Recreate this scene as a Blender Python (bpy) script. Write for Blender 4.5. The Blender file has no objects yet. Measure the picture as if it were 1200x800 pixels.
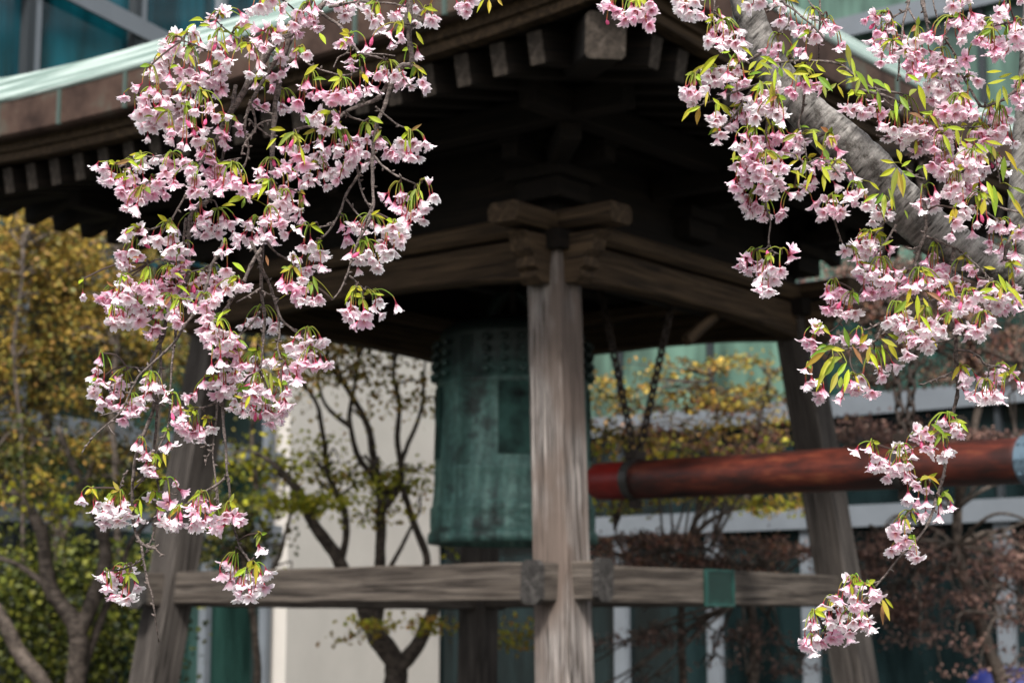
import bpy, math, random
from mathutils import Vector, Matrix, Quaternion, noise
random.seed(11)
R = math.radians
S = bpy.context.scene
C = S.collection

# ------------------------------------------------------------------ camera, world, sun
EYE = Vector((0, 0, 1.55)); PITCH = R(8.97); F = 2092.0
cam_d = bpy.data.cameras.new('camera'); cam = bpy.data.objects.new('camera', cam_d); C.objects.link(cam)
cam.location = EYE; cam.rotation_euler = (R(90) + PITCH, 0, 0)
cam_d.sensor_width = 36; cam_d.lens = 36 * F / 1200; cam_d.clip_end = 2000; cam_d.clip_start = .05
cam_d.dof.use_dof = True; cam_d.dof.focus_distance = 3.12; cam_d.dof.aperture_fstop = 6.2
S.camera = cam

SUN_EL, SUN_AZ = 47, -2         # azimuth of the sun measured from behind the camera
W = bpy.data.worlds.new('World'); S.world = W; W.use_nodes = True
nt = W.node_tree; nt.nodes.clear()
wo = nt.nodes.new('ShaderNodeOutputWorld'); bg = nt.nodes.new('ShaderNodeBackground'); sk = nt.nodes.new('ShaderNodeTexSky')
hs = nt.nodes.new('ShaderNodeHueSaturation'); hs.inputs['Saturation'].default_value = .35
sk.sky_type = 'NISHITA'; sk.sun_disc = False; sk.sun_elevation = R(SUN_EL); sk.sun_rotation = R(180 + SUN_AZ)
sk.air_density = 1.0; sk.dust_density = 3.0
nt.links.new(sk.outputs[0], hs.inputs['Color']); nt.links.new(hs.outputs[0], bg.inputs[0]); nt.links.new(bg.outputs[0], wo.inputs[0])
bg.inputs[1].default_value = .11
sd = bpy.data.lights.new('sun', 'SUN'); so = bpy.data.objects.new('sun', sd); C.objects.link(so)
sd.energy = 3.3; sd.angle = R(10); sd.color = (1, .97, .92)
sdir = Vector((math.sin(R(SUN_AZ)) * math.cos(R(SUN_EL)), -math.cos(R(SUN_AZ)) * math.cos(R(SUN_EL)), math.sin(R(SUN_EL))))
so.rotation_euler = sdir.to_track_quat('Z', 'Y').to_euler(); so.location = (-4, -6, 12)
S.view_settings.view_transform = 'Standard'; S.view_settings.look = 'None'; S.view_settings.gamma = 1
S.view_settings.exposure = 0.98
S.cycles.max_bounces = 6

CP, SP = math.cos(PITCH), math.sin(PITCH)
def P(px, py, Z):
    """point seen at (px,py) of the 1200x800 photograph at depth Z along the lens axis"""
    x = (px - 600) / F * Z; u = (400 - py) / F * Z
    return Vector((x, Z * CP - u * SP, EYE.z + Z * SP + u * CP))

# ------------------------------------------------------------------ materials
def new_mat(name):
    m = bpy.data.materials.new(name); m.use_nodes = True
    n = m.node_tree.nodes; b = n['Principled BSDF']; return m, m.node_tree, b
def N(t, typ, **kw):
    n = t.nodes.new(typ)
    for k, v in kw.items(): setattr(n, k, v)
    return n
def ramp(t, stops):
    r = t.nodes.new('ShaderNodeValToRGB'); e = r.color_ramp.elements
    while len(e) < len(stops): e.new(.5)
    for i, (p, c) in enumerate(stops): e[i].position = p; e[i].color = (*c, 1)
    return r
def mapping(t, scale, out='Object'):
    tc = N(t, 'ShaderNodeTexCoord'); mp = N(t, 'ShaderNodeMapping'); mp.inputs['Scale'].default_value = scale
    t.links.new(tc.outputs[out], mp.inputs[0]); return mp
def noise_n(t, vec, scale, detail=6, rough=.6):
    n = N(t, 'ShaderNodeTexNoise'); n.inputs['Scale'].default_value = scale; n.inputs['Detail'].default_value = detail
    n.inputs['Roughness'].default_value = rough; t.links.new(vec.outputs[0], n.inputs['Vector']); return n
def mixc(t, a, b, fac, mode='MIX'):
    m = N(t, 'ShaderNodeMix', data_type='RGBA', blend_type=mode)
    for sock, v in ((m.inputs[0], fac), (m.inputs[6], a), (m.inputs[7], b)):
        if isinstance(v, (int, float)): sock.default_value = v
        elif isinstance(v, tuple): sock.default_value = (*v, 1)
        else: t.links.new(v, sock)
    return m.outputs[2]
def bump(t, b, h, strength, dist=.01):
    bp = N(t, 'ShaderNodeBump'); bp.inputs['Strength'].default_value = strength; bp.inputs['Distance'].default_value = dist
    t.links.new(h, bp.inputs['Height']); t.links.new(bp.outputs[0], b.inputs['Normal'])

def wood(name, dark, mid, light, rough=.85, streak=None):
    """grain runs along local X"""
    m, t, b = new_mat(name)
    mp = mapping(t, (.6, 15, 15)); n1 = noise_n(t, mp, 1.6, 9, .68)
    mp2 = mapping(t, (1.5, 70, 70)); n2 = noise_n(t, mp2, 1.2, 5, .6)
    mp3 = mapping(t, (.8, 1.3, 1.3)); n3 = noise_n(t, mp3, 2.2, 3, .5)
    r1 = ramp(t, [(.24, dark), (.5, mid), (.78, light)]); t.links.new(n1.outputs[0], r1.inputs[0])
    r2 = ramp(t, [(.38, (.28, .26, .25)), (.5, (.95, .95, .95)), (.7, (1.3, 1.28, 1.26))]); t.links.new(n2.outputs[0], r2.inputs[0])
    c = mixc(t, r1.outputs[0], r2.outputs[0], 1.0, 'MULTIPLY')
    mp5 = mapping(t, (.35, 11, 11)); n5 = noise_n(t, mp5, 1.1, 4, .55)
    r5 = ramp(t, [(.478, (1, 1, 1)), (.497, (.16, .14, .12)), (.516, (1, 1, 1))]); t.links.new(n5.outputs[0], r5.inputs[0])
    c = mixc(t, c, r5.outputs[0], .8, 'MULTIPLY')
    if streak:
        r3 = ramp(t, [(.42, (0, 0, 0)), (.6, (1, 1, 1))]); t.links.new(n3.outputs[0], r3.inputs[0])
        c = mixc(t, c, streak, r3.outputs[0])
        c = mixc(t, c, r2.outputs[0], .55, 'MULTIPLY'); c = mixc(t, c, r5.outputs[0], .6, 'MULTIPLY')
    t.links.new(c, b.inputs['Base Color']); b.inputs['Roughness'].default_value = rough
    b.inputs['Specular IOR Level'].default_value = .25
    ad = N(t, 'ShaderNodeMath', operation='ADD'); t.links.new(n1.outputs[0], ad.inputs[0]); t.links.new(n2.outputs[0], ad.inputs[1])
    bump(t, b, ad.outputs[0], .6, .006)
    return m
M = {}
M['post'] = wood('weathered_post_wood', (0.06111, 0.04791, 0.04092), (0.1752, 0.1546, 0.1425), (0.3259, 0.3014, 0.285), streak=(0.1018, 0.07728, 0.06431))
M['post_shaded'] = wood('weathered_shaded_wood', (0.0184, 0.01445, 0.01216), (0.05005, 0.04266, 0.03776), (0.1104, 0.09632, 0.0864))  # front post wood painted darker for the three posts in the roof's shade
M['tie'] = wood('grey_tie_wood', (0.02288, 0.01741, 0.01393), (0.0719, 0.05903, 0.04876), (0.1552, 0.1324, 0.1128))
M['head'] = wood('brown_beam_wood', (0.01856, 0.01098, 0.005576), (0.05569, 0.03488, 0.01896), (0.1142, 0.07429, 0.04182))  # brown wood, its colour also darkened for the shade under the roof
M['eave'] = wood('shade_darkened_eave_wood', (0.00252, 0.00147, 0.00084), (0.00798, 0.00483, 0.00294), (0.01932, 0.01218, 0.00756))  # shade of the roof underside is put into this near-black wood colour
M['endgrain'] = wood('pale_rafter_end', (0.012, 0.009, 0.0066), (0.039, 0.03, 0.0228), (0.09, 0.072, 0.06))
M['charred'] = wood('dark_end_grain', (.012, .011, .010), (.035, .032, .03), (.085, .078, .072))

def simple(name, col, rough=.6, metal=0, spec=.5, nscale=0, var=.5):
    m, t, b = new_mat(name)
    if nscale:
        mp = mapping(t, (1, 1, 1)); n = noise_n(t, mp, nscale, 6, .6)
        r = ramp(t, [(.3, tuple(c * (1 - var) for c in col)), (.7, tuple(min(1, c * (1 + var)) for c in col))])
        t.links.new(n.outputs[0], r.inputs[0]); t.links.new(r.outputs[0], b.inputs['Base Color'])
        bump(t, b, n.outputs[0], .2, .01)
    else: b.inputs['Base Color'].default_value = (*col, 1)
    b.inputs['Roughness'].default_value = rough; b.inputs['Metallic'].default_value = metal
    b.inputs['Specular IOR Level'].default_value = spec
    return m
def copper_green():
    m, t, b = new_mat('verdigris_roof_copper')
    mp = mapping(t, (.5, .5, 34)); n = noise_n(t, mp, 1.5, 6, .6)
    r = ramp(t, [(.3, (.06, .11, .09)), (.47, (.17, .235, .21)), (.63, (.40, .47, .44))]); t.links.new(n.outputs[0], r.inputs[0])
    t.links.new(r.outputs[0], b.inputs['Base Color']); b.inputs['Roughness'].default_value = .6; return m
M['copper'] = copper_green()
def copper_brown():
    m, t, b = new_mat('brown_aged_copper')
    mp = mapping(t, (1, 1, 1)); n = noise_n(t, mp, 3.2, 6, .6)
    r = ramp(t, [(.35, (.022, .012, .009)), (.55, (.06, .036, .027)), (.74, (.07, .075, .06))]); t.links.new(n.outputs[0], r.inputs[0])
    t.links.new(r.outputs[0], b.inputs['Base Color']); b.inputs['Roughness'].default_value = .7; b.inputs['Specular IOR Level'].default_value = .2; return m
M['fascia'] = copper_brown()
def bell_mat():
    m, t, b = new_mat('bell_patina')
    mp = mapping(t, (7, 7, .55)); n = noise_n(t, mp, 1.6, 6, .6)
    mp2 = mapping(t, (2.2, 2.2, 2.6)); n2 = noise_n(t, mp2, 1.3, 7, .62)
    mp3 = mapping(t, (14, 14, 14)); n3 = noise_n(t, mp3, 1.5, 4, .6)
    r = ramp(t, [(.34, (.028, .062, .054)), (.5, (.058, .135, .115)), (.68, (.15, .26, .225))]); t.links.new(n.outputs[0], r.inputs[0])
    r2 = ramp(t, [(.36, (.0, .0, .0)), (.47, (1, 1, 1))]); t.links.new(n2.outputs[0], r2.inputs[0])
    c = mixc(t, (.016, .026, .022), r.outputs[0], r2.outputs[0])
    # colour darkens towards the upper third of the bell
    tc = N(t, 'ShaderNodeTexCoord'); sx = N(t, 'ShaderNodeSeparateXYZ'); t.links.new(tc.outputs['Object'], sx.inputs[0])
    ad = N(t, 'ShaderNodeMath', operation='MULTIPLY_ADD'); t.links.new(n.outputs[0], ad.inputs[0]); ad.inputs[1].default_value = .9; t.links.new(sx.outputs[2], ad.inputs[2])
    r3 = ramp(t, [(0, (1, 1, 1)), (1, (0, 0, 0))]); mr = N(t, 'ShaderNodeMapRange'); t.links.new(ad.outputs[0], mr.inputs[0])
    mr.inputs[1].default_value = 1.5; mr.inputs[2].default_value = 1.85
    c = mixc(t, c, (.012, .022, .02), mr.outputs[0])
    r4 = ramp(t, [(.4, (.75, .75, .75)), (.6, (1.15, 1.15, 1.15))]); t.links.new(n3.outputs[0], r4.inputs[0])
    c = mixc(t, c, r4.outputs[0], 1.0, 'MULTIPLY')
    t.links.new(c, b.inputs['Base Color']); b.inputs['Roughness'].default_value = .55; b.inputs['Metallic'].default_value = .15
    bump(t, b, n3.outputs[0], .3, .01); return m
M['bell'] = bell_mat()
def log_mat():
    m, t, b = new_mat('red_varnished_log')
    mp = mapping(t, (1.6, 8, 8)); n = noise_n(t, mp, 1.4, 10, .74)
    r = ramp(t, [(.36, (.010, .004, .003)), (.46, (.030, .0055, .003)), (.56, (.078, .013, .006)), (.70, (.16, .048, .02))]); t.links.new(n.outputs[0], r.inputs[0])
    t.links.new(r.outputs[0], b.inputs['Base Color']); b.inputs['Roughness'].default_value = .5
    bump(t, b, n.outputs[0], .3, .006); return m
M['log'] = log_mat()
M['redend'] = simple('red_painted_log_end', (0.1463, 0.00608, 0.0038), .4, nscale=6, var=.25)
M['steel'] = simple('dull_steel', (.075, .07, .066), .45, .7, nscale=8, var=.3)
M['bluesteel'] = simple('blue_grey_steel', (.13, .19, .24), .45, .5, nscale=6, var=.25)
M['iron'] = simple('rusty_dark_iron', (.022, .014, .010), .7, .4, nscale=30, var=.6)
M['plaque'] = simple('plaque_green', (0.0072, 0.033, 0.0252), .5, .2, nscale=12, var=.4)
M['plaquerim'] = simple('plaque_rim_green', (0.01302, 0.05902, 0.04848), .5, .2, nscale=12, var=.3)
def bark(name, dark, light, sc=1.0):
    m, t, b = new_mat(name)
    def mapping(t, scale):
        tc = N(t, 'ShaderNodeTexCoord'); vr = N(t, 'ShaderNodeVectorRotate', rotation_type='Y_AXIS'); vr.inputs['Angle'].default_value = R(47) if name == 'cherry_bark' else 0
        mp = N(t, 'ShaderNodeMapping'); mp.inputs['Scale'].default_value = scale; t.links.new(tc.outputs['Object'], vr.inputs[0]); t.links.new(vr.outputs[0], mp.inputs[0]); return mp
    mp = mapping(t, (8 * sc, 8 * sc, 60 * sc)); n = noise_n(t, mp, 1.4, 9, .68)
    mp2 = mapping(t, (24 * sc,) * 3); n2 = noise_n(t, mp2, 1.0, 8, .75)
    r = ramp(t, [(.34, dark), (.62, light)]); t.links.new(n.outputs[0], r.inputs[0])
    r2 = ramp(t, [(.38, (.22, .2, .18)), (.5, (.9, .9, .9)), (.68, (1.5, 1.5, 1.48))]); t.links.new(n2.outputs[0], r2.inputs[0])
    c = mixc(t, r.outputs[0], r2.outputs[0], 1.0, 'MULTIPLY')
    vo = N(t, 'ShaderNodeTexVoronoi'); mp4 = mapping(t, (22 * sc, 22 * sc, 110 * sc)); t.links.new(mp4.outputs[0], vo.inputs['Vector']); vo.inputs['Scale'].default_value = .8
    r4 = ramp(t, [(.10, (.15, .14, .13)), (.24, (1, 1, 1))]); t.links.new(vo.outputs['Distance'], r4.inputs[0])
    c = mixc(t, c, r4.outputs[0], .9, 'MULTIPLY')
    t.links.new(c, b.inputs['Base Color']); b.inputs['Roughness'].default_value = .8; b.inputs['Specular IOR Level'].default_value = .3
    bump(t, b, c, .8, .006); return m
M['bark'] = bark('cherry_bark', (.045, .040, .036), (.24, .225, .21))
M['twig'] = bark('cherry_twig_bark', (.055, .042, .038), (.21, .17, .155), 6)
M['treebark'] = bark('garden_tree_bark', (.035, .026, .02), (.12, .095, .078), .6)
def attr_mat(name, transl=.3, rough=.55, mult=1.0):
    m, t, b = new_mat(name); a = N(t, 'ShaderNodeVertexColor'); a.layer_name = 'Col'
    t.links.new(a.outputs[0], b.inputs['Base Color']); b.inputs['Roughness'].default_value = rough; b.inputs['Specular IOR Level'].default_value = .3
    tr = N(t, 'ShaderNodeBsdfTranslucent'); t.links.new(a.outputs[0], tr.inputs[0])
    ms = N(t, 'ShaderNodeMixShader'); ms.inputs[0].default_value = transl
    out = t.nodes['Material Output']; t.links.new(b.outputs[0], ms.inputs[1]); t.links.new(tr.outputs[0], ms.inputs[2]); t.links.new(ms.outputs[0], out.inputs[0]); return m
M['flora'] = attr_mat('blossom_and_leaf_tissue', .44)
M['leafbg'] = attr_mat('garden_foliage', .3)
def glass(name, col, rough=.12, spec=.6):
    m, t, b = new_mat(name); mp = mapping(t, (1.3, 1.3, .22)); n = noise_n(t, mp, 1.2, 4, .6)
    r = ramp(t, [(.38, tuple(c * .4 for c in col)), (.64, tuple(c * 1.6 for c in col))]); t.links.new(n.outputs[0], r.inputs[0])
    t.links.new(r.outputs[0], b.inputs['Base Color']); b.inputs['Roughness'].default_value = rough; b.inputs['Specular IOR Level'].default_value = spec; return m
M['glass_teal'] = glass('teal_window_glass', (.003, .055, .075))
M['glass_dark'] = glass('dark_window_glass', (.006, .012, .013), spec=.35)
M['glass_green'] = glass('green_window_glass', (.02, .055, .045))
M['glass_pale'] = glass('pale_teal_window_glass', (.075, .135, .105), .3)
M['alu'] = simple('pale_aluminium', (0.1243, 0.1389, 0.1572), .5, .0, nscale=2, var=.1)
M['aludark'] = simple('dark_window_frame', (.02, .024, .028), .5)
M['white'] = simple('cream_render', (0.4272, 0.3996, 0.3679), .9, nscale=1.2, var=.07)
M['concrete'] = simple('grey_concrete', (0.176, 0.176, 0.168), .9, nscale=2, var=.2)

# ------------------------------------------------------------------ mesh helpers
class MB:
    def __init__(s): s.v = []; s.f = []; s.c = []; s.mi = []; s.cur = 0; s.col = None
    def face(s, idx): s.f.append(idx); s.mi.append(s.cur)
    def add(s, pts, col=None):
        i = len(s.v); s.v += [tuple(p) for p in pts]
        if isinstance(col, list): s.c += col
        else: s.c += [col or (1, 1, 1)] * len(pts)
        return i
    def box(s, lo, hi, nx=1):
        x0, y0, z0 = lo; x1, y1, z1 = hi
        i = s.add([(x0 + (x1 - x0) * k / nx, y, z) for k in range(nx + 1) for (y, z) in ((y0, z0), (y1, z0), (y1, z1), (y0, z1))])
        for k in range(nx):
            a = i + 4 * k; b = a + 4
            for q in range(4): s.face((a + q, b + q, b + (q + 1) % 4, a + (q + 1) % 4))
        s.face((i, i + 1, i + 2, i + 3)); e = i + 4 * nx; s.face((e + 3, e + 2, e + 1, e))
    def tube(s, pts, rad, seg=6, col=None, cap=True, bumps=0):
        pts = [Vector(p) for p in pts]; n = len(pts)
        if isinstance(rad, (int, float)): rad = [rad] * n
        up = None; base = len(s.v)
        for k, p in enumerate(pts):
            t = (pts[min(k + 1, n - 1)] - pts[max(k - 1, 0)])
            if t.length < 1e-9: t = Vector((0, 0, 1))
            t.normalize()
            if up is None: up = t.orthogonal().normalized()
            up = (up - t * up.dot(t))
            up = up.normalized() if up.length > 1e-6 else t.orthogonal().normalized()
            sd = t.cross(up)
            ring = []
            for q in range(seg):
                a = 2 * math.pi * q / seg; rr = rad[k]
                if bumps: rr *= 1 + bumps * noise.noise(Vector((p.x * 40 + math.cos(a) * 1.5, p.y * 40 + math.sin(a) * 1.5, p.z * 40)))
                ring.append(p + (up * math.cos(a) + sd * math.sin(a)) * rr)
            s.add(ring, col if not isinstance(col, list) else [col[k]] * seg)
        for k in range(n - 1):
            for q in range(seg):
                a = base + k * seg; s.face((a + q, a + (q + 1) % seg, a + seg + (q + 1) % seg, a + seg + q))
        if cap:
            s.face(tuple(base + q for q in range(seg))[::-1]); s.face(tuple(base + (n - 1) * seg + q for q in range(seg)))
    def lathe(s, prof, seg=48, fn=None):
        base = len(s.v); n = len(prof)
        for (r, z) in prof:
            s.add([(r * math.cos(2 * math.pi * q / seg), r * math.sin(2 * math.pi * q / seg), z) for q in range(seg)])
        for k in range(n - 1):
            for q in range(seg):
                a = base + k * seg; s.face((a + q, a + (q + 1) % seg, a + seg + (q + 1) % seg, a + seg + q))
    def build(s, name, mats, parent=None, smooth=False, colors=False):
        me = bpy.data.meshes.new(name); me.from_pydata(s.v, [], s.f)
        for m in (mats if isinstance(mats, (list, tuple)) else [mats]): me.materials.append(m)
        if isinstance(mats, (list, tuple)) and len(mats) > 1: me.polygons.foreach_set('material_index', s.mi)
        if smooth: me.polygons.foreach_set('use_smooth', [True] * len(s.f))
        if colors:
            ca = me.color_attributes.new('Col', 'FLOAT_COLOR', 'POINT')
            flat = []
            for c in s.c: flat += [c[0], c[1], c[2], 1]
            ca.data.foreach_set('color', flat)
        me.update()
        o = bpy.data.objects.new(name, me); C.objects.link(o)
        if parent: o.parent = parent
        return o
def tag(o, label=None, cat=None, group=None, kind=None):
    for k, v in (('label', label), ('category', cat), ('group', group), ('kind', kind)):
        if v: o[k] = v
    return o
def empty(name, loc, rz=0, **kw):
    o = bpy.data.objects.new(name, None); C.objects.link(o); o.location = loc; o.rotation_euler = (0, 0, rz); return tag(o, **kw)
def copy_tree(o, parent=None):
    c = o.copy(); C.objects.link(c); c.parent = parent
    for ch in list(o.children): copy_tree(ch, c)
    return c

def beam(name, p0, p1, w, h, mat, parent, arch=0, chamfer=.012, nx=14, mats=None, taper=None, wob=.0025, up=Vector((0, 0, 1))):
    """timber from p0 to p1, local X along it; w across, h upright; arch lifts the underside in the middle"""
    p0, p1 = Vector(p0), Vector(p1); L = (p1 - p0).length; X = (p1 - p0).normalized(); Y = up.cross(X)
    Y = Y.normalized() if Y.length > 1e-4 else Vector((0, 1, 0)); Z = X.cross(Y)
    mb = MB(); c = chamfer; prof = []
    for (sy, sz) in ((-1, -1), (1, -1), (1, 1), (-1, 1)):
        a = (sy, sz, c, 0); b_ = (sy, sz, 0, c)
        prof += [a, b_] if sy * sz < 0 else [b_, a]
    ids = []
    for k in range(nx + 1):
        u = k / nx; tp = 1 if taper is None else 1 + (taper - 1) * u
        lift = arch * (1 - abs(2 * u - 1) ** 2.6)
        ring = []
        for (sy, sz, cy, cz) in prof:
            y = sy * (w * tp / 2 - cy); z = sz * (h * tp / 2 - cz)
            if sz < 0: z += lift
            nn = wob * noise.noise(Vector((u * L * 3 + p0.x, y * 9 + p0.y, z * 9 + p0.z)))
            ring.append((u * L, y + nn, z + nn))
        ids.append(mb.add(ring))
    for k in range(nx):
        a, b2 = ids[k], ids[k + 1]
        for q in range(8): mb.face((a + q, a + (q + 1) % 8, b2 + (q + 1) % 8, b2 + q))
    if mats: mb.cur = 1
    mb.face(tuple(ids[0] + q for q in range(8))[::-1]); mb.face(tuple(ids[-1] + q for q in range(8)))
    o = mb.build(name, mats or mat, parent)
    o.matrix_local = Matrix.Translation(p0) @ Matrix((X, Y, Z)).transposed().to_4x4()
    return o

# ------------------------------------------------------------------ setting: ground and path
g = MB(); g.box((-60, -30, -.3), (60, 90, 0)); go = g.build('ground', simple('dark_soil_and_grass', (.035, .04, .025), .95, nscale=3, var=.5)); tag(go, kind='structure')
g = MB(); g.box((-9, 6.5, 0.0), (9, 18.6, .06)); po = g.build('paving', simple('dark_stone_paving', (.035, .033, .031), .85, nscale=4, var=.3)); tag(po, kind='structure')

# ------------------------------------------------------------------ bell pavilion
CX, CY = .005, 13.3; ROT = math.atan2(.786, .618); H = 1.70; E0 = EYE.z
pav = empty('bell_pavilion', (CX, CY, .06), ROT, label='open timber bell pavilion with leaning grey posts under a green copper roof', cat='bell pavilion')
def zz(h): return h + E0 - .06
HP = H + .06          # post centre at tie level (h=.24); lean .145 towards the middle along the diagonal
def post_c(sa, sb, h):
    k = HP - (h - .24) * .145 / math.sqrt(2)
    return Vector((sa * k, sb * k, zz(h)))
corners = [(-1, -1), (1, -1), (-1, 1), (1, 1)]
for (sa, sb) in corners:
    near = (sa, sb) == (-1, -1)
    b0 = post_c(sa, sb, -1.47); t0 = post_c(sa, sb, 2.50)
    o = beam('post', b0, t0, .262, .262, M['post'] if near else M['post_shaded'], pav, chamfer=.011, nx=26, taper=.95, wob=.006, up=Vector((0, 1, 0)))
    k_ = post_c(sa, sb, 2.39); mb = MB(); mb.box((k_.x - .19, k_.y - .19, k_.z - .075), (k_.x + .19, k_.y + .19, k_.z + .048)); mb.build('shade_capital', M['eave'], pav)  # dark block added to stand for roof shade at the post top
    if near: o['label'] = 'pale weathered front post with vertical brown stains'
    mb = MB(); q = post_c(sa, sb, -1.49); mb.box((q.x - .26, q.y - .26, 0), (q.x + .26, q.y + .26, .10)); mb.build('footing_stone', M['concrete'], pav)
# tie beams with noses through the posts
for ax in (0, 1):
    for s in (-1, 1):
        dz = 0 if ax == 0 else .012
        e = HP + .32
        mk = (lambda t, h: Vector((t, s * HP, h))) if ax == 0 else (lambda t, h: Vector((s * HP, t, h)))
        hi = HP if (ax, s) == (0, -1) else e - .05; lo = -HP if (ax, s) == (1, 1) else -e + .05
        beam('tie_beam', mk(lo, zz(.238 + dz)), mk(hi, zz(.238 + dz)), .135, .235, M['tie'], pav, nx=30, wob=.004, chamfer=.014)
        for q in (-1, 1):
            if (ax, s, q) in ((0, -1, 1), (1, 1, -1)): continue
            beam('beam_end', mk(q * (e - .045), zz(.238 + dz)), mk(q * e, zz(.238 + dz)), .150, .25, M['charred'], pav, nx=3, wob=.02, chamfer=.03)
            # wedge blocks hugging the post
        # head beams, cambered
        hh = HP - (2.28 - .24) * .145 / math.sqrt(2)
        mk2 = (lambda t, h: Vector((t, s * hh, h))) if ax == 0 else (lambda t, h: Vector((s * hh, t, h)))
        beam('head_beam', mk2(-hh, zz(2.27 + dz)), mk2(hh, zz(2.27 + dz)), .16, .29, M['head'], pav, arch=.085, nx=30, wob=.005)
        # carved noses of the head beam
        for q in (-1, 1):
            mb = MB(); prof = [(.10, -.16), (.22, -.17), (.27, -.13), (.25, -.09), (.30, -.07), (.29, -.01), (.34, .03), (.36, .10), (.40, .14), (.10, .14)]
            ring1 = [(q * x, -.075, z) for x, z in prof]; ring2 = [(q * x, .075, z) for x, z in prof]
            i = mb.add(ring1); j = mb.add(ring2); n = len(prof)
            mb.face(tuple(range(i, i + n))); mb.face(tuple(range(j, j + n))[::-1])
            for k in range(n): mb.face((i + k, j + k, j + (k + 1) % n, i + (k + 1) % n))
            o = mb.build('carved_nose', M['head'], pav); o.location = mk2(q * hh, zz(2.26 + dz)); o.rotation_euler = (0, 0, 0 if ax == 0 else R(90))
            if ax == 1: o.location = Vector((s * hh, q * hh, zz(2.26 + dz)))
        # plate on top
        beam('top_plate', mk2(-hh - .52, zz(2.50 + dz)), mk2(hh + .52, zz(2.50 + dz)), .24, .125, M['head'], pav, nx=12, chamfer=.03)
        # infill board above plate, purlins
        beam('infill_board', mk2(-hh, zz(2.86)), mk2(hh, zz(2.86)), .03, .56, M['eave'], pav, nx=4)
        mk3 = (lambda t, h: Vector((t, s * 1.56, h))) if ax == 0 else (lambda t, h: Vector((s * 1.56, t, h)))
        beam('wall_purlin', mk3(-1.56, zz(3.17)), mk3(1.56, zz(3.215)), .16, .18, M['eave'], pav, nx=4)
        mk4 = (lambda t, h: Vector((t, s * 2.08, h))) if ax == 0 else (lambda t, h: Vector((s * 2.08, t, h)))
        beam('eave_purlin', mk4(-2.5, zz(3.06 + dz)), mk4(2.5, zz(3.06 + dz)), .14, .17, M['eave'], pav, nx=4)
# bracket sets over the posts and mid-span
def bracket(a, b, scale=1.0, outs=()):
    mb = MB()
    def bx(x0, x1, y0, y1, z0, z1): mb.box((a + x0, b + y0, zz(z0)), (a + x1, b + y1, zz(z1)))
    bx(-.17, .17, -.17, .17, 2.655, 2.78); bx(-.22, .22, -.22, .22, 2.785, 2.86)
    bx(-.45, .45, -.062, .062, 2.863, 2.96); bx(-.06, .06, -.45, .45, 2.865, 2.963)
    for (dx, dy) in ((-.38, 0), (.38, 0), (0, -.38), (0, .38), (0, 0)):
        bx(dx - .09, dx + .09, dy - .09, dy + .09, 2.967, 3.04)
    o = mb.build('bracket_set', M['eave'], pav)
    return o
hh = HP - (2.5 - .24) * .145 / math.sqrt(2)
for (sa, sb) in corners: bracket(sa * hh, sb * hh)
for s in (-1, 1):
    bracket(s * hh, 0); bracket(0, s * hh)
for (sa, sb) in corners:   # diagonal bracket arm and hip rafter
    d = Vector((sa, sb, 0)).normalized()
    beam('bracket_arm', d * 1.9 + Vector((0, 0, zz(2.90))), d * 2.95 + Vector((0, 0, zz(2.93))), .13, .14, M['eave'], pav, nx=4)
    beam('hip_rafter', d * 4.17 + Vector((0, 0, zz(3.10))), d * 1.2 + Vector((0, 0, zz(3.66))), .22, .25, None, pav, nx=10, mats=[M['eave'], M['endgrain']], chamfer=.02)
# rafters
EH = 4.5 / math.sqrt(2); tipr = EH - .22
def side_pt(k, t, r, z):
    """k side index, t along the side, r distance outwards"""
    return [Vector((t, -r, z)), Vector((r, t, z)), Vector((t, r, z)), Vector((-r, t, z))][k]
sl = .20
for k in range(4):
    n = 20
    for i in range(n):
        t = (i - (n - 1) / 2) * .262
        inner = max(1.3, abs(t) + .12)
        if inner > tipr - .15: continue
        up_ = .10 * (abs(t) / EH) ** 3
        beam('rafter', side_pt(k, t, tipr, zz(3.072 + up_)), side_pt(k, t, inner, zz(3.072 + up_ + (tipr - inner) * sl)), .10, .18, None, pav, nx=2, mats=[M['eave'], M['endgrain']], chamfer=.006)
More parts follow.
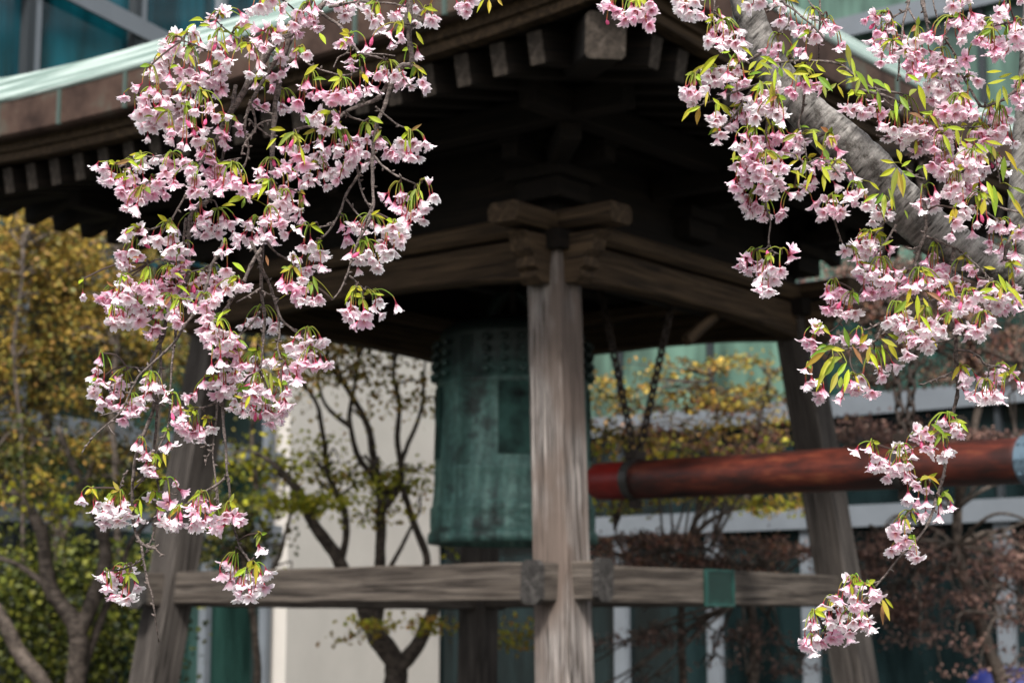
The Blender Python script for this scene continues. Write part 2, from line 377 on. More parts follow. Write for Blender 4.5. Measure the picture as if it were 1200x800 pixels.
# soffit: two sloping boards levels per side + eave beams
for k in range(4):
    mb = MB()
    NSEG = 16
    for i in range(NSEG):
        u0, u1 = -1 + 2 * i / NSEG, -1 + 2 * (i + 1) / NSEG
        def q(u, r, h): return side_pt(k, u * r, r, zz(h + .11 * abs(u) ** 3))
        for (ra, ha, rb, hb) in ((EH - .06, 3.315, tipr + .02, 3.335), (tipr + .04, 3.178, .9, 3.178 + (tipr - .9) * sl)):
            a = [q(u0, ra, ha), q(u1, ra, ha), q(u1, rb, hb), q(u0, rb, hb)]
            b = [v + Vector((0, 0, .03)) for v in a]
            j = mb.add(a); l = mb.add(b); mb.face((j, j + 1, j + 2, j + 3)); mb.face((l + 3, l + 2, l + 1, l))
            mb.face((j, j + 1, l + 1, l)); mb.face((j + 2, j + 3, l + 3, l + 2))
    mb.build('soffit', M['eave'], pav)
    for (r_, h0, h1, w_, nm, mt) in ((EH - .10, 3.235, 3.31, .09, 'eave_board', M['head']), (tipr + .09, 3.172, 3.232, .10, 'inner_eave_board', M['head'])):
        mb = MB()
        for i in range(NSEG):
            u0, u1 = -1 + 2 * i / NSEG, -1 + 2 * (i + 1) / NSEG
            P8 = []
            for u in (u0, u1):
                for (r2, z) in ((r_, h0), (r_ - w_, h0), (r_ - w_, h1), (r_, h1)):
                    P8.append(side_pt(k, u * r2, r2, zz(z + .12 * abs(u) ** 3)))
            j = mb.add(P8)
            for e in range(4): mb.face((j + e, j + (e + 1) % 4, j + 4 + (e + 1) % 4, j + 4 + e))
        mb.build(nm, mt, pav)
# roof: copper fascia with joints, rolled verdigris edge, concave slopes
def ring_strip(mb, profile, seg=24, upt=.15, joints=False):
    for k in range(4):
        for i in range(seg):
            if i == 0: prev = None
            us = (-1 + 2 * i / seg, -1 + 2 * (i + 1) / seg); pts = []
            for u in us:
                for (r_, h) in profile: pts.append(side_pt(k, u * r_, r_, zz(h + upt * abs(u) ** 3)))
            j = mb.add(pts); n = len(profile)
            for e in range(n - 1): mb.face((j + e, j + e + 1, j + n + e + 1, j + n + e))
roof = MB()
prof = [(EH + .02, 3.545)]
r_, h_ = EH + .035, 3.545
for s in range(3):
    for a in range(5):
        an = a / 4 * math.pi
        prof.append((r_ - .055 + .055 * math.cos(an), h_ + .068 * math.sin(an) + .012))
    r_ -= .085; h_ += .088
for i in range(1, 25):
    d = (r_) * i / 24
    prof.append((max(.02, r_ - d), h_ + d * .20 + 1.1 * (d / EH) ** 3))
ring_strip(roof, prof)
ro = roof.build('roof', M['copper'], pav, smooth=True); ro['label'] = 'pale verdigris copper roof'
fa = MB(); ring_strip(fa, [(EH - .03, 3.545), (EH + .02, 3.545), (EH + .02, 3.31), (EH, 3.29), (EH - .08, 3.29), (EH - .08, 3.34)])
fo = fa.build('fascia', M['fascia'], ro)
for k in range(4):     # upright seams on the fascia
    mb = MB()
    for i in range(9):
        t = (i - 4) * .68
        up_ = .15 * abs(t / EH) ** 3
        c0 = side_pt(k, t, EH + .026, zz(3.42 + up_)); a = .012
        if k in (0, 2): mb.box((c0.x - a, c0.y - .012, c0.z - .122), (c0.x + a, c0.y + .012, c0.z + .12))
        else: mb.box((c0.x - .012, c0.y - a, c0.z - .122), (c0.x + .012, c0.y + a, c0.z + .12))
    mb.build('seam', M['plaquerim'] if 0 else simple('seam_copper', (.05, .075, .065), .5), ro)
# hanging beams inside
beam('hanging_beam', (-1.5, 0, zz(2.72)), (1.5, 0, zz(2.72)), .22, .26, M['eave'], pav)
beam('ceiling_beam', (-1.5, .55, zz(2.66)), (1.5, .55, zz(2.66)), .12, .14, M['eave'], pav)
beam('ceiling_beam', (-1.5, -.954, zz(2.42)), (1.5, -.954, zz(2.42)), .11, .13, M['eave'], pav)
beam('ceiling_beam', (-1.5, -1.42, zz(2.42)), (1.5, -1.42, zz(2.42)), .11, .13, M['eave'], pav)
beam('chain_beam', (-.44, -3.66, zz(2.92)), (-.44, -1.6, zz(2.94)), .11, .13, M['eave'], pav)
beam('strut', (.15, -1.45, zz(1.98)), (.45, -1.50, zz(2.20)), .07, .08, M['head'], pav)
mb = MB(); mb.box((-1.5, -1.5, zz(3.0)), (1.5, 1.5, zz(3.03))); mb.build('ceiling_board', M['eave'], pav)

# plaque on the right-hand front tie beam (side y=-HP, towards +x)
pl = empty('plaque', (0, 0, 0), label='small green bronze plaque fixed to the tie beam right of the front post', cat='plaque')
pl.location = pav.matrix_basis @ Vector((0, 0, 0))
pl.location = Vector((CX, CY, .06)) + Matrix.Rotation(ROT, 3, 'Z') @ Vector((-.10, -HP - .078, zz(.236))); pl.rotation_euler = (0, 0, ROT); pl.scale = (1.36, 1, 1)
mb = MB(); mb.box((-.135, -.006, -.122), (.135, .006, .122)); mb.build('plate', M['plaque'], pl)
mb = MB()
for lo, hi in (((-.135, -.014, .108), (.135, -.006, .122)), ((-.135, -.014, -.122), (.135, -.006, -.102)), ((-.135, -.014, -.102), (-.115, -.006, .108)), ((.122, -.014, -.102), (.135, -.006, .108))): mb.box(lo, hi)
mb.build('rim', M['plaquerim'], pl)
mb = MB(); rr = random.Random(4)
for i in range(11):
    z = .088 - i * .016; x = -.1
    while x < .1:
        w = rr.uniform(.006, .022)
        mb.box((x, -.0085, z), (min(x + w, .105), -.006, z + .007)); x += w + .006
mb.build('raised_text', simple('worn_letter_green', (.004, .018, .014), .5), pl)

# ------------------------------------------------------------------ bell
bell = empty('temple_bell', (CX, CY, 2.13), label='large green bronze temple bell hanging behind the front post', cat='bell')
prof = [(.56, .0), (.628, .0), (.634, .035), (.628, .075), (.612, .085), (.608, .22), (.614, .235), (.614, .26), (.600, .275), (.590, .36), (.583, .50), (.588, .515), (.588, .545), (.580, .56), (.575, .8), (.568, .95), (.566, 1.15), (.572, 1.16), (.572, 1.185), (.562, 1.195), (.548, 1.50), (.554, 1.51), (.552, 1.54), (.530, 1.585), (.46, 1.635), (.30, 1.67), (.05, 1.68), (0, 1.68)]
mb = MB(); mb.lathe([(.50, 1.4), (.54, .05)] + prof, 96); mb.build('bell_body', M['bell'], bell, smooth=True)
for f in range(4):
    for i in range(5):
        for j in range(4):
            mb = MB()
            a = ROT + R(45) + f * math.pi / 2 + R(22 + 0) + (i - 2) * R(13) - R(22); z = 1.235 + j * .078; r0 = .562 - (z - 1.2) * .045
            c = Vector((math.cos(a), math.sin(a), 0)); t = Vector((-c.y, c.x, 0))
            for (rad, out) in ((.020, .0),):
                rings = [(.020, -.01), (.018, .022), (.027, .032), (.027, .05), (.012, .062)]
                b0 = len(mb.v)
                for (rd, o_) in rings: mb.add([c * (r0 + o_) + Vector((0, 0, z)) + (t * math.cos(q * math.pi / 4) + Vector((0, 0, 1)) * math.sin(q * math.pi / 4)) * rd for q in range(8)])
                for k in range(4):
                    for q in range(8): mb.face((b0 + k * 8 + q, b0 + k * 8 + (q + 1) % 8, b0 + k * 8 + 8 + (q + 1) % 8, b0 + k * 8 + 8 + q))
                mb.face(tuple(b0 + 32 + q for q in range(8)))
            mb.build('boss', M['bell'], bell, smooth=True)
    mb = MB()                                 # vertical raised bands between the fields
    for off in (-.045, -.015, .015, .045):
        a = ROT + f * math.pi / 2 + off * 1.9
        pts = [(r + .003, z) for (r, z) in prof if .56 <= z <= 1.50]
        mb.tube([(math.cos(a) * r, math.sin(a) * r, z) for r, z in pts], .011, 5)
    mb.build('raised_band', M['bell'], bell)
    mb = MB()                                 # cloud-scroll relief near the lip
    a0 = ROT + R(45) + f * math.pi / 2
    for w in range(3):
        pts = []
        for i in range(26):
            u = i / 25; th = u * 2 * math.pi * 1.6; rd = .075 * (1 - u * .7)
            a = a0 + (w - 1) * .2 + math.cos(th) * rd * 1.5 / .6; pts.append((math.cos(a) * .606, math.sin(a) * .606, .16 + (.02 if w == 1 else -.01) + math.sin(th) * rd * .75))
        mb.tube(pts, .009, 5)
    mb.build('scroll_relief', M['bell'], bell)
M['bellpanel'] = simple('dark_bronze_panel', (.018, .048, .040), .75, 0, spec=.2, nscale=5, var=.95)
for f in range(4):
    a0 = ROT + R(45) + f * math.pi / 2; mb = MB(); na = 12
    for (z0, z1) in ((.62, .93), (.93, 1.145)):
        ids = [mb.add([(math.cos(a0 + R(-17 + 34 * k / na)) * q, math.sin(a0 + R(-17 + 34 * k / na)) * q, z) for k in range(na + 1)]) for (z, q) in ((z0, .578), (z0, .588), (z1, .581), (z1, .570))]
        for u in range(3):
            for k in range(na): mb.face((ids[u] + k, ids[u] + k + 1, ids[u + 1] + k + 1, ids[u + 1] + k))
    mb.build('dark_panel', M['bellpanel'], bell)
mb = MB(); mb.tube([(-.16 * math.cos(i * math.pi / 10), 0, 1.65 + .24 * math.sin(i * math.pi / 10)) for i in range(11)], .045, 10); mb.build('hanging_loop', M['bell'], bell, smooth=True)
mb = MB(); mb.tube([(-.0, -.10 * math.cos(i * math.pi / 8), 1.86 + .17 * math.sin(i * math.pi / 8 * 1)) for i in range(17)], .022, 8); mb.build('iron_hook', M['iron'], bell)

# ------------------------------------------------------------------ striking log and chains
A = Vector((.60, 12.76, E0 + 1.00)); B = Vector((3.02, 10.2, E0 + .925))
LL = (B - A).length; LX = (B - A).normalized(); LY = Vector((0, 0, 1)).cross(LX).normalized(); LZ = LX.cross(LY)
log = empty('striking_log', A, label='red brown wooden log with steel bands hung level to strike the bell', cat='striking log')
log.matrix_basis = Matrix.Translation(A) @ Matrix((LX, LY, LZ)).transposed().to_4x4()
def xtube(x0, x1, r0, r1, seg=40, n=24, wob=0, round_=0):
    mb = MB(); pts = []; rad = []
    for i in range(n + 1):
        u = i / n; x = x0 + (x1 - x0) * u; r = r0 + (r1 - r0) * u
        if round_ and x - x0 < round_: r *= .86 + .14 * math.sqrt((x - x0) / round_)
        pts.append((x, 0, 0)); rad.append(r)
    mb.tube(pts, rad, seg, bumps=wob); return mb
xtube(.375, LL, .137, .134, wob=.012).build('shaft', M['log'], log, smooth=True)
xtube(0, .373, .133, .137, wob=.008, round_=.05).build('red_end', M['redend'], log, smooth=True)
def band(x, w=.055, mat='steel'):
    mb = xtube(x, x + w, .145, .145, n=2); o = mb.build('steel_band', M[mat], log)
    mb = MB(); mb.box((x - .02, -.05, .142), (x + w + .02, .05, .20)); mb.box((x + .002, -.03, -.20), (x + w - .002, .03, -.135))
    mb.build('lug', M['iron'], o)
band(.345, w=.075, mat='steel'); band(2.58); 
mb = xtube(LL - .085, LL + .012, .146, .146, n=2)
for i in range(10):
    a = i * math.pi / 5
    for xx in (LL - .06, LL - .02): mb.tube([(xx, .14 * math.cos(a), .14 * math.sin(a)), (xx, .158 * math.cos(a), .158 * math.sin(a))], .011, 6)
mb.build('end_cap', M['bluesteel'], log)
def LW3(a, b_, h): return Vector((CX, CY, E0 + h)) + Matrix.Rotation(ROT, 3, 'Z') @ Vector((a, b_, 0))
def chain(p0, p1, label, rl=.044):
    p0, p1 = Vector(p0), Vector(p1); d = (p1 - p0); n = int(d.length / (rl * 1.45)); d.normalize(); s1 = d.orthogonal().normalized(); s2 = d.cross(s1)
    o = empty('hanging_chain', p0, label=label, cat='chain', group='chains holding the striking log')
    mb = MB()
    for i in range(n):
        c = (p1 - p0) * (i + .5) / n; s = s1 if i % 2 else s2
        pts = [c + d * (math.cos(q * math.pi / 4) * rl) + s * (math.sin(q * math.pi / 4) * rl * .55) for q in range(9)]
        mb.tube(pts, rl * .26, 6, cap=False)
    mb.build('links', M['iron'], o)
    mb = MB(); e = p1 - p0; mb.tube([e, e + Vector((0, 0, .10))], .012, 6); mb.build('eye_bolt', M['iron'], o)
b1 = A + LX * .38 + LZ * .19; b2 = A + LX * 2.61 + LZ * .19
chain(b1 + Vector((-.005, 0, 0)), LW3(-.203, -.954, 2.37), 'rusty chain left of the pair above the red end of the log')
chain(b1 + Vector((.03, 0, 0)), LW3(.07, -1.42, 2.37), 'slanting rusty chain right of the pair above the red end of the log')
chain(b2 + Vector((-.01, 0, 0)), LW3(-.44, -3.22, 2.87), 'dark chain left of the pair near the capped end of the log')
chain(b2 + Vector((.03, 0, 0)), LW3(-.44, -3.58, 2.87), 'dark chain right of the pair near the capped end of the log')

# ------------------------------------------------------------------ buildings behind (two wings meeting in a corner)
def wing(name, label, Pa, Pb, items, top, depth=3.0):
    """facade from Pa (x,y) to Pb; local X along it, local -Y faces the camera side"""
    Pa, Pb = Vector((*Pa, 0)), Vector((*Pb, 0)); X = (Pb - Pa).normalized(); Lw = (Pb - Pa).length
    o = empty(name, Pa, math.atan2(X.y, X.x), label=label, cat='building')
    mb = MB(); mb.box((0, .12, 0), (Lw, depth, top)); mb.build('wall', M['aludark'], o)
    for (nm, x0, x1, z0, z1, y0, y1, mt) in items:
        mb = MB(); mb.box((x0, y0, z0), (x1, y1, z1)); mb.build(nm, M[mt], o)
    return o, Lw
# corner near px 505; left wing runs to the camera on the left, right wing on the right
K = Vector((-1.45, 32.2)); LW = Vector((-6.6, 20.3)); RW = Vector((8.2, 24.2))
def along(P0, P1, px):          # metres along the line P0->P1 that is seen at column px (at the horizon)
    kx = (px - 600) / F * CP
    d = P1 - P0; s = (kx * P0.y - P0.x) / (d.x - kx * d.y); return s * d.length
def hz(P0, P1, s, py):         # height above ground seen at row py, s metres along
    d = (P1 - P0).normalized(); p = P0 + d * s; t = (400 - py) / F
    return E0 + p.y * (SP + t * CP) / (CP - t * SP)
LWx = LW + (LW - K).normalized() * 6
items = []
def lx(px): return along(LWx, K, px)
Ltot = (K - LWx).length
xw0, xw1 = lx(322), lx(503)
top = 13.5
floors = [0, hz(LWx, K, lx(100), 607), hz(LWx, K, lx(60), 500), 6.0, 7.3, hz(LWx, K, lx(110), 22), 12.2]
# glass panes between bands, columns between mullions
cols = [0, 2.0, 4.0] + [lx(2), lx(134), lx(240), lx(310)]
rr = random.Random(8)
for i in range(len(cols) - 1):
    for j in range(len(floors) - 1):
        mt = 'glass_teal' if j >= 3 else rr.choice(['glass_dark', 'glass_green'])
        if i >= 4 and j == 4: mt = 'glass_green'
        items.append(('window', cols[i] + .002, cols[i + 1] - .002, floors[j], floors[j + 1], .06, .115, mt))
for i, c in enumerate(cols[1:]):
    items.append(('mullion', c - .07, c + .07, 0, top, -.06, .058, 'alu' if i >= 4 else 'aludark'))
    if i < 4: items.append(('mullion', c + .075, c + .20, 3.6, top, -.05, .057, 'alu'))
for j, z in enumerate(floors[1:]): items.append(('horizontal_band', 0, xw0, z - .13, z + .13, -.11, -.062, 'alu'))
items.append(('rendered_wall', xw0, xw1, 0, top, -.2, .11, 'white'))
items.append(('corner_frame', xw1 + .003, Ltot - .02, 0, top, -.1, .10, 'alu'))
wl, _ = wing('glass_building', 'glazed building wing with a cream wall behind the left half of the pavilion', LWx, K, items, top)
RWx = RW + (RW - K).normalized() * 6
def rx(px): return along(K, RWx, px)
items = []; Rt = (RWx - K).length
fl = [0, hz(K, RWx, rx(1100), 601), hz(K, RWx, rx(1100), 468), 6.6, 8.4, hz(K, RWx, rx(1100), 16), 13]
cols = [0.05] + [rx(x) for x in (729, 838, 950)] + [rx(1180)] + [rx(1180) + 2, rx(1180) + 4, Rt]
for i in range(len(cols) - 1):
    for j in range(len(fl) - 1):
        mt = 'glass_dark' if j < 2 else ('glass_pale' if j >= 3 else 'glass_green')
        if i < 3 and j == 2: mt = 'glass_pale'
        items.append(('window', cols[i] + .002, cols[i + 1] - .002, fl[j], fl[j + 1], .06, .115, mt))
for c in cols[1:-1]: items.append(('mullion', c - .12, c + .12, 0, fl[1] - .14, -.06, .058, 'alu')); items.append(('mullion', c - .04, c + .04, fl[1], top, -.05, .057, 'aludark'))
for j, z in enumerate(fl[1:]): items.append(('horizontal_band', 0.3, Rt, z - .16, z + .16, -.14, -.062, 'alu'))
wing('glass_building', 'glazed building wing with pale horizontal bands behind the right half of the pavilion', K, RWx, items, top)

# ------------------------------------------------------------------ garden trees behind
def spline(pts, n=5):
    pts = [Vector(p) for p in pts]; out = []
    for i in range(len(pts) - 1):
        p0 = pts[max(i - 1, 0)]; p1 = pts[i]; p2 = pts[i + 1]; p3 = pts[min(i + 2, len(pts) - 1)]
        for k in range(n):
            t = k / n
            out.append(.5 * ((2 * p1) + (p2 - p0) * t + (2 * p0 - 5 * p1 + 4 * p2 - p3) * t * t + (3 * p1 - p0 - 3 * p2 + p3) * t ** 3))
    out.append(pts[-1]); return out
def layers(seed, x0, x1, y0, y1, n, per, cols):
    r = random.Random(seed); out = []
    for _ in range(n):
        k = r.uniform(.7, 1.35); cc = [tuple(v * k for v in q) for q in cols]
        out.append((r.uniform(x0, x1), r.uniform(y0, y1), r.uniform(-.5, .6), r.uniform(22, 55), r.uniform(4, 11), int(per * r.uniform(.5, 1.5)), cc))
    return out
def leaf_quad(mb, p, size, col, rnd, flat=0):
    d = Vector((rnd.gauss(0, 1), rnd.gauss(0, 1), rnd.gauss(0, 1) * (1 - flat))).normalized(); n = d.orthogonal().normalized()
    s = d.cross(n); a = rnd.uniform(0, 6.28); n = n * math.cos(a) + s * math.sin(a)
    w = n * size * .42; l = d * size
    j = mb.add([p, p + l * .5 + w, p + l, p + l * .5 - w], col); mb.face((j, j + 1, j + 2, j + 3))
def garden_tree(name, label, cat, stems, blobs, Z, seed, barkm='treebark', size=.075, group=None, twigs=0, flat=0, crown='crown'):
    """stems: [(pts(px,py,dz), r0, r1)]; blobs: [(px,py,dz,rx,ry,n,colours)]"""
    rnd = random.Random(seed)
    base = P(stems[0][0][0][0], stems[0][0][0][1], Z); root = empty(name, (base.x, base.y, 0), label=label, cat=cat, group=group)
    off = Vector((base.x, base.y, 0)); mb = MB(); skel = []
    for (pts, r0, r1) in stems:
        pp = [P(x, y, Z + dz) - off for (x, y, dz) in pts]
        if pts[0][1] >= 790: pp = [Vector((pp[0].x, pp[0].y, 0))] + pp
        sp = spline(pp, 6); sp = [p + Vector((noise.noise(p * 2.3), noise.noise(p * 2.3 + Vector((9, 0, 0))), 0)) * .05 for p in sp]; n = len(sp)
        mb.tube(sp, [r0 + (r1 - r0) * k / (n - 1) for k in range(n)], 8, bumps=.2); skel += sp[4:]
    lf = MB()
    for (x, y, dz, rx_, ry_, n, cols) in blobs:
        c = P(x, y, Z + dz) - off; sx = rx_ / F * Z; sy = ry_ / F * Z
        # clumps on twigs
        nc = max(4, int(n / 55)); cl = []
        for _ in range(nc):
            v = Vector((rnd.gauss(0, .5), rnd.gauss(0, .5), rnd.gauss(0, .5)))
            if v.length > 1.1: v *= 1.1 / v.length
            q = c + Vector((v.x * sx, v.y * min(sx, 1.2), v.z * sy)); cl.append((q, rnd.uniform(.55, 1.25)))
            s = min(skel, key=lambda k: (k - q).length)
            if twigs and rnd.random() < twigs:
                mid = (s + q) / 2 + Vector((rnd.uniform(-.15, .15), rnd.uniform(-.1, .1), rnd.uniform(0, .2)))
                mb.tube(spline([s, mid, q], 4), [.018 * (1 - k / 10) for k in range(9)], 4)
        for _ in range(n):
            q, br = rnd.choice(cl); sp = min(sx, sy) * .46 + .06
            p = q + Vector((rnd.gauss(0, sp * (1.4 if flat else 1)), rnd.gauss(0, sp), rnd.gauss(0, sp * (.35 if flat else .8))))
            col = rnd.choice(cols); k = br * rnd.uniform(.75, 1.25)
            leaf_quad(lf, p, size * rnd.uniform(.6, 1.3), (col[0] * k, col[1] * k, col[2] * k), rnd)
    mb.build('trunk', M[barkm], root, smooth=True)
    lf.build(crown, M['leafbg'], root, colors=True)
    return root
GOLD = [(.27, .18, .035), (.35, .24, .04), (.17, .14, .03), (.27, .15, .04), (.12, .12, .03)]
OLIVE = [(.09, .10, .022), (.16, .15, .03), (.05, .07, .018), (.12, .10, .03)]
YEL = [(.45, .31, .045), (.36, .27, .05), (.46, .25, .055), (.30, .27, .05)]
YG = [(.42, .42, .035), (.32, .35, .03), (.52, .45, .035)]
GRN = [(.06, .075, .012), (.13, .15, .018), (.02, .03, .01), (.05, .06, .015), (.17, .17, .025)]
MAR = [(.15, .08, .066), (.21, .12, .095), (.09, .05, .045), (.27, .165, .13)]
RUST = [(.22, .12, .075), (.30, .17, .10), (.14, .08, .06), (.26, .09, .06)]

garden_tree('garden_tree', 'tall gold and olive leaved tree filling the far left', 'tree',
    [([(60, 800, 0), (70, 650, 0), (50, 520, 0), (60, 400, .2), (50, 280, .3)], .10, .03), ([(70, 640, 0), (110, 540, 0), (140, 450, 0)], .05, .015), ([(60, 560, 0), (15, 470, 0), (-20, 380, 0)], .05, .015), ([(130, 820, -.6), (138, 640, -.6), (132, 480, -.6), (140, 340, -.6), (135, 280, -.6)], .045, .025), ([(20, 820, -.7), (28, 600, -.7), (20, 420, -.7), (30, 290, -.7)], .03, .02), ([(185, 820, -.5), (180, 600, -.5), (190, 450, -.5)], .035, .02)],
    [(20, 262, .4, 100, 45, 1140, GOLD), (130, 268, .8, 80, 45, 900, GOLD), (30, 330, 0, 100, 90, 2700, GOLD), (110, 330, .4, 80, 70, 1950, GOLD), (20, 440, .2, 90, 70, 1800, GOLD + OLIVE), (110, 430, .5, 80, 60, 1500, GOLD + OLIVE), (60, 550, .4, 130, 40, 1260, GOLD + OLIVE), (-60, 380, 0, 60, 120, 750, GOLD), (190, 470, .8, 50, 90, 780, GOLD)] + layers(61, -60, 200, 255, 420, 75, 130, [tuple(v * 1.35 for v in q) for q in GOLD]) + layers(62, -60, 215, 420, 590, 60, 110, GOLD + OLIVE + YEL), 19.0, 3, size=.05, twigs=.4)
garden_tree('garden_tree', 'many stemmed maple with grey brown limbs at the lower left edge', 'tree',
    [([(85, 830, 0), (92, 740, 0), (60, 690, 0), (45, 620, 0), (10, 570, 0), (-40, 520, 0)], .11, .03), ([(90, 745, 0), (115, 690, 0), (118, 620, 0), (90, 560, 0), (70, 500, 0)], .08, .025),
     ([(118, 640, 0), (140, 580, 0), (185, 540, 0)], .04, .015), ([(60, 830, -.4), (20, 760, -.4), (-12, 700, -.4), (-50, 640, -.3), (-80, 560, -.2)], .09, .03), ([(60, 690, 0), (20, 660, 0), (-20, 650, 0)], .035, .015), ([(92, 800, .1), (130, 700, .1), (150, 640, .1), (190, 600, .1)], .05, .015)],
    [(60, 585, 0, 90, 22, 700, OLIVE + YG), (170, 570, 0, 60, 20, 450, OLIVE + YG), (30, 530, 0, 60, 25, 400, OLIVE)], 15.5, 5, size=.06, flat=1, twigs=.6)
garden_tree('shrub', 'bright green rounded shrub at the lower left corner', 'shrub',
    [([(60, 810, 0), (60, 740, 0), (50, 690, 0)], .04, .02), ([(60, 800, 0), (110, 740, 0), (130, 700, 0)], .03, .015)],
    [(50, 690, 0, 70, 50, 3300, GRN), (130, 730, .2, 60, 60, 2600, GRN), (20, 770, 0, 70, 50, 2600, GRN), (110, 790, 0, 60, 40, 1500, GRN), (150, 670, .3, 35, 25, 700, GRN)], 17.5, 7, size=.06)
garden_tree('garden_tree', 'yellow green maple in front of the dark glass beside the left post', 'tree',
    [([(300, 820, 0), (300, 740, 0), (285, 640, 0), (300, 560, 0), (290, 470, 0)], .05, .02), ([(298, 700, 0), (330, 640, 0), (345, 560, 0)], .03, .012), ([(290, 640, 0), (250, 590, 0), (215, 560, 0)], .03, .01)],
    [(290, 540, 0, 50, 22, 420, YG + OLIVE), (310, 600, 0, 60, 20, 480, OLIVE + YG), (270, 640, 0, 50, 25, 500, OLIVE), (295, 470, 0, 45, 30, 420, OLIVE + GOLD), (230, 600, 0, 50, 22, 420, OLIVE), (300, 690, 0, 50, 14, 160, YG), (225, 420, .3, 40, 40, 500, GOLD + OLIVE)], 18.0, 9, size=.07, flat=1, twigs=.5)
garden_tree('garden_tree', 'dark forked tree with sparse yellow green leaves before the cream wall', 'tree',
    [([(462, 830, 0), (462, 775, 0), (440, 740, 0), (425, 710, 0), (400, 660, 0), (375, 620, 0), (350, 575, 0), (325, 545, 0), (300, 530, 0)], .135, .02),
     ([(468, 780, 0), (495, 745, 0), (512, 705, 0), (520, 680, .2), (560, 650, .3)], .085, .02),
     ([(440, 745, 0), (446, 680, 0), (443, 600, 0), (440, 545, 0), (425, 490, 0), (395, 440, 0), (360, 400, 0)], .065, .014),
     ([(442, 600, 0), (470, 560, 0), (468, 500, 0), (462, 440, 0), (470, 390, 0)], .04, .015),
     ([(490, 690, 0), (497, 650, 0), (480, 600, 0), (470, 555, 0), (490, 500, 0), (500, 440, 0)], .045, .015),
     ([(440, 560, 0), (415, 525, 0), (410, 480, 0), (420, 420, 0)], .035, .015), ([(400, 660, 0), (405, 600, 0), (380, 545, 0), (375, 480, 0), (345, 440, 0)], .04, .015),
     ([(446, 690, 0), (470, 640, 0), (490, 600, 0)], .03, .012), ([(410, 500, 0), (380, 470, 0), (370, 430, 0)], .025, .01)],
    [(455, 560, 0, 55, 16, 330, YG), (410, 590, 0, 60, 14, 260, YG), (350, 590, 0, 40, 16, 220, YG), (400, 420, 0, 60, 25, 420, YEL + GOLD), (460, 480, 0, 45, 30, 240, YEL), (350, 420, 0, 40, 30, 360, YEL + GOLD), (470, 735, -.3, 70, 8, 260, YEL + YG), (600, 750, .2, 50, 20, 300, YEL + YG), (400, 745, -.3, 60, 5, 60, YEL), (370, 510, 0, 40, 30, 150, YG), (540, 640, .2, 20, 10, 40, YG)] + layers(71, 330, 505, 400, 450, 16, 42, YEL + YEL + GOLD) + layers(72, 330, 500, 540, 610, 16, 36, YG + YEL), 17.2, 12, size=.055, flat=1, twigs=.5)
garden_tree('garden_tree', 'yellow leaved maple seen between the bell and the right post', 'tree',
    [([(800, 830, 0), (800, 700, 0), (805, 640, 0), (830, 560, 0), (840, 500, 0), (835, 440, 0)], .05, .015), ([(803, 640, 0), (830, 610, 0), (870, 590, 0), (900, 560, 0)], .03, .010), ([(812, 610, 0), (860, 560, 0), (890, 500, 0), (900, 440, 0)], .03, .010),
     ([(770, 660, 0), (700, 640, 0), (660, 600, 0)], .03, .012), ([(775, 640, -.3), (745, 690, -.3), (720, 620, -.3)], .025, .012)],
    layers(51, 690, 930, 420, 520, 46, 56, YEL + YEL + GOLD) + layers(52, 690, 930, 520, 600, 34, 56, YEL + YG) + layers(53, 700, 920, 470, 560, 10, 60, RUST), 18.0, 15, size=.052, flat=1, twigs=.3)
# weeping red maples: arching limbs with feathery maroon leaves
def arcs(seed, x0, x1, y0, y1, n, cx, cy):
    r = random.Random(seed); out = []
    for _ in range(n):
        ex = r.uniform(x0, x1); ey = r.uniform(y0, y1); mx = cx + (ex - cx) * r.uniform(.3, .6); my = (cy + ey) / 2 - r.uniform(0, 28)
        out.append(([(cx, cy, 0), (mx, my, r.uniform(-.6, .4)), (ex, ey, r.uniform(-.8, .5)), (ex + (ex - cx) * .25, ey + r.uniform(5, 30), 0)], .020, .006))
    return out
garden_tree('weeping_maple', 'maroon weeping maple with arching bare limbs at the right edge', 'tree',
    [([(1180, 830, 0), (1150, 730, 0), (1120, 640, 0)], .09, .05)] + arcs(2, 990, 1240, 600, 720, 16, 1120, 640) + arcs(3, 980, 1230, 500, 560, 8, 1120, 600) + [([(1120, 640, 0), (1130, 540, 0), (1150, 440, 0), (1120, 380, 0)], .05, .02)] + arcs(4, 1000, 1230, 360, 440, 9, 1140, 430),
    layers(31, 980, 1230, 625, 735, 46, 210, MAR) + layers(32, 980, 1230, 500, 560, 24, 190, MAR) + layers(33, 980, 1230, 330, 452, 44, 170, MAR + RUST) + layers(36, 955, 1230, 272, 345, 26, 150, MAR) + layers(35, 1060, 1230, 740, 790, 8, 90, MAR), 16.8, 21, size=.036, twigs=.6, flat=1)
garden_tree('weeping_maple', 'rust brown weeping maple behind the plaque and right tie beam', 'tree',
    [([(880, 830, 0), (885, 740, 0), (870, 660, 0)], .07, .04)] + arcs(7, 700, 960, 635, 700, 9, 870, 670) + arcs(8, 700, 950, 740, 800, 9, 870, 700),
    layers(41, 700, 965, 625, 690, 40, 170, RUST + MAR) + layers(42, 700, 960, 735, 795, 14, 90, MAR) + layers(43, 790, 930, 495, 530, 6, 80, RUST), 17.4, 23, size=.036, twigs=.6, flat=1)
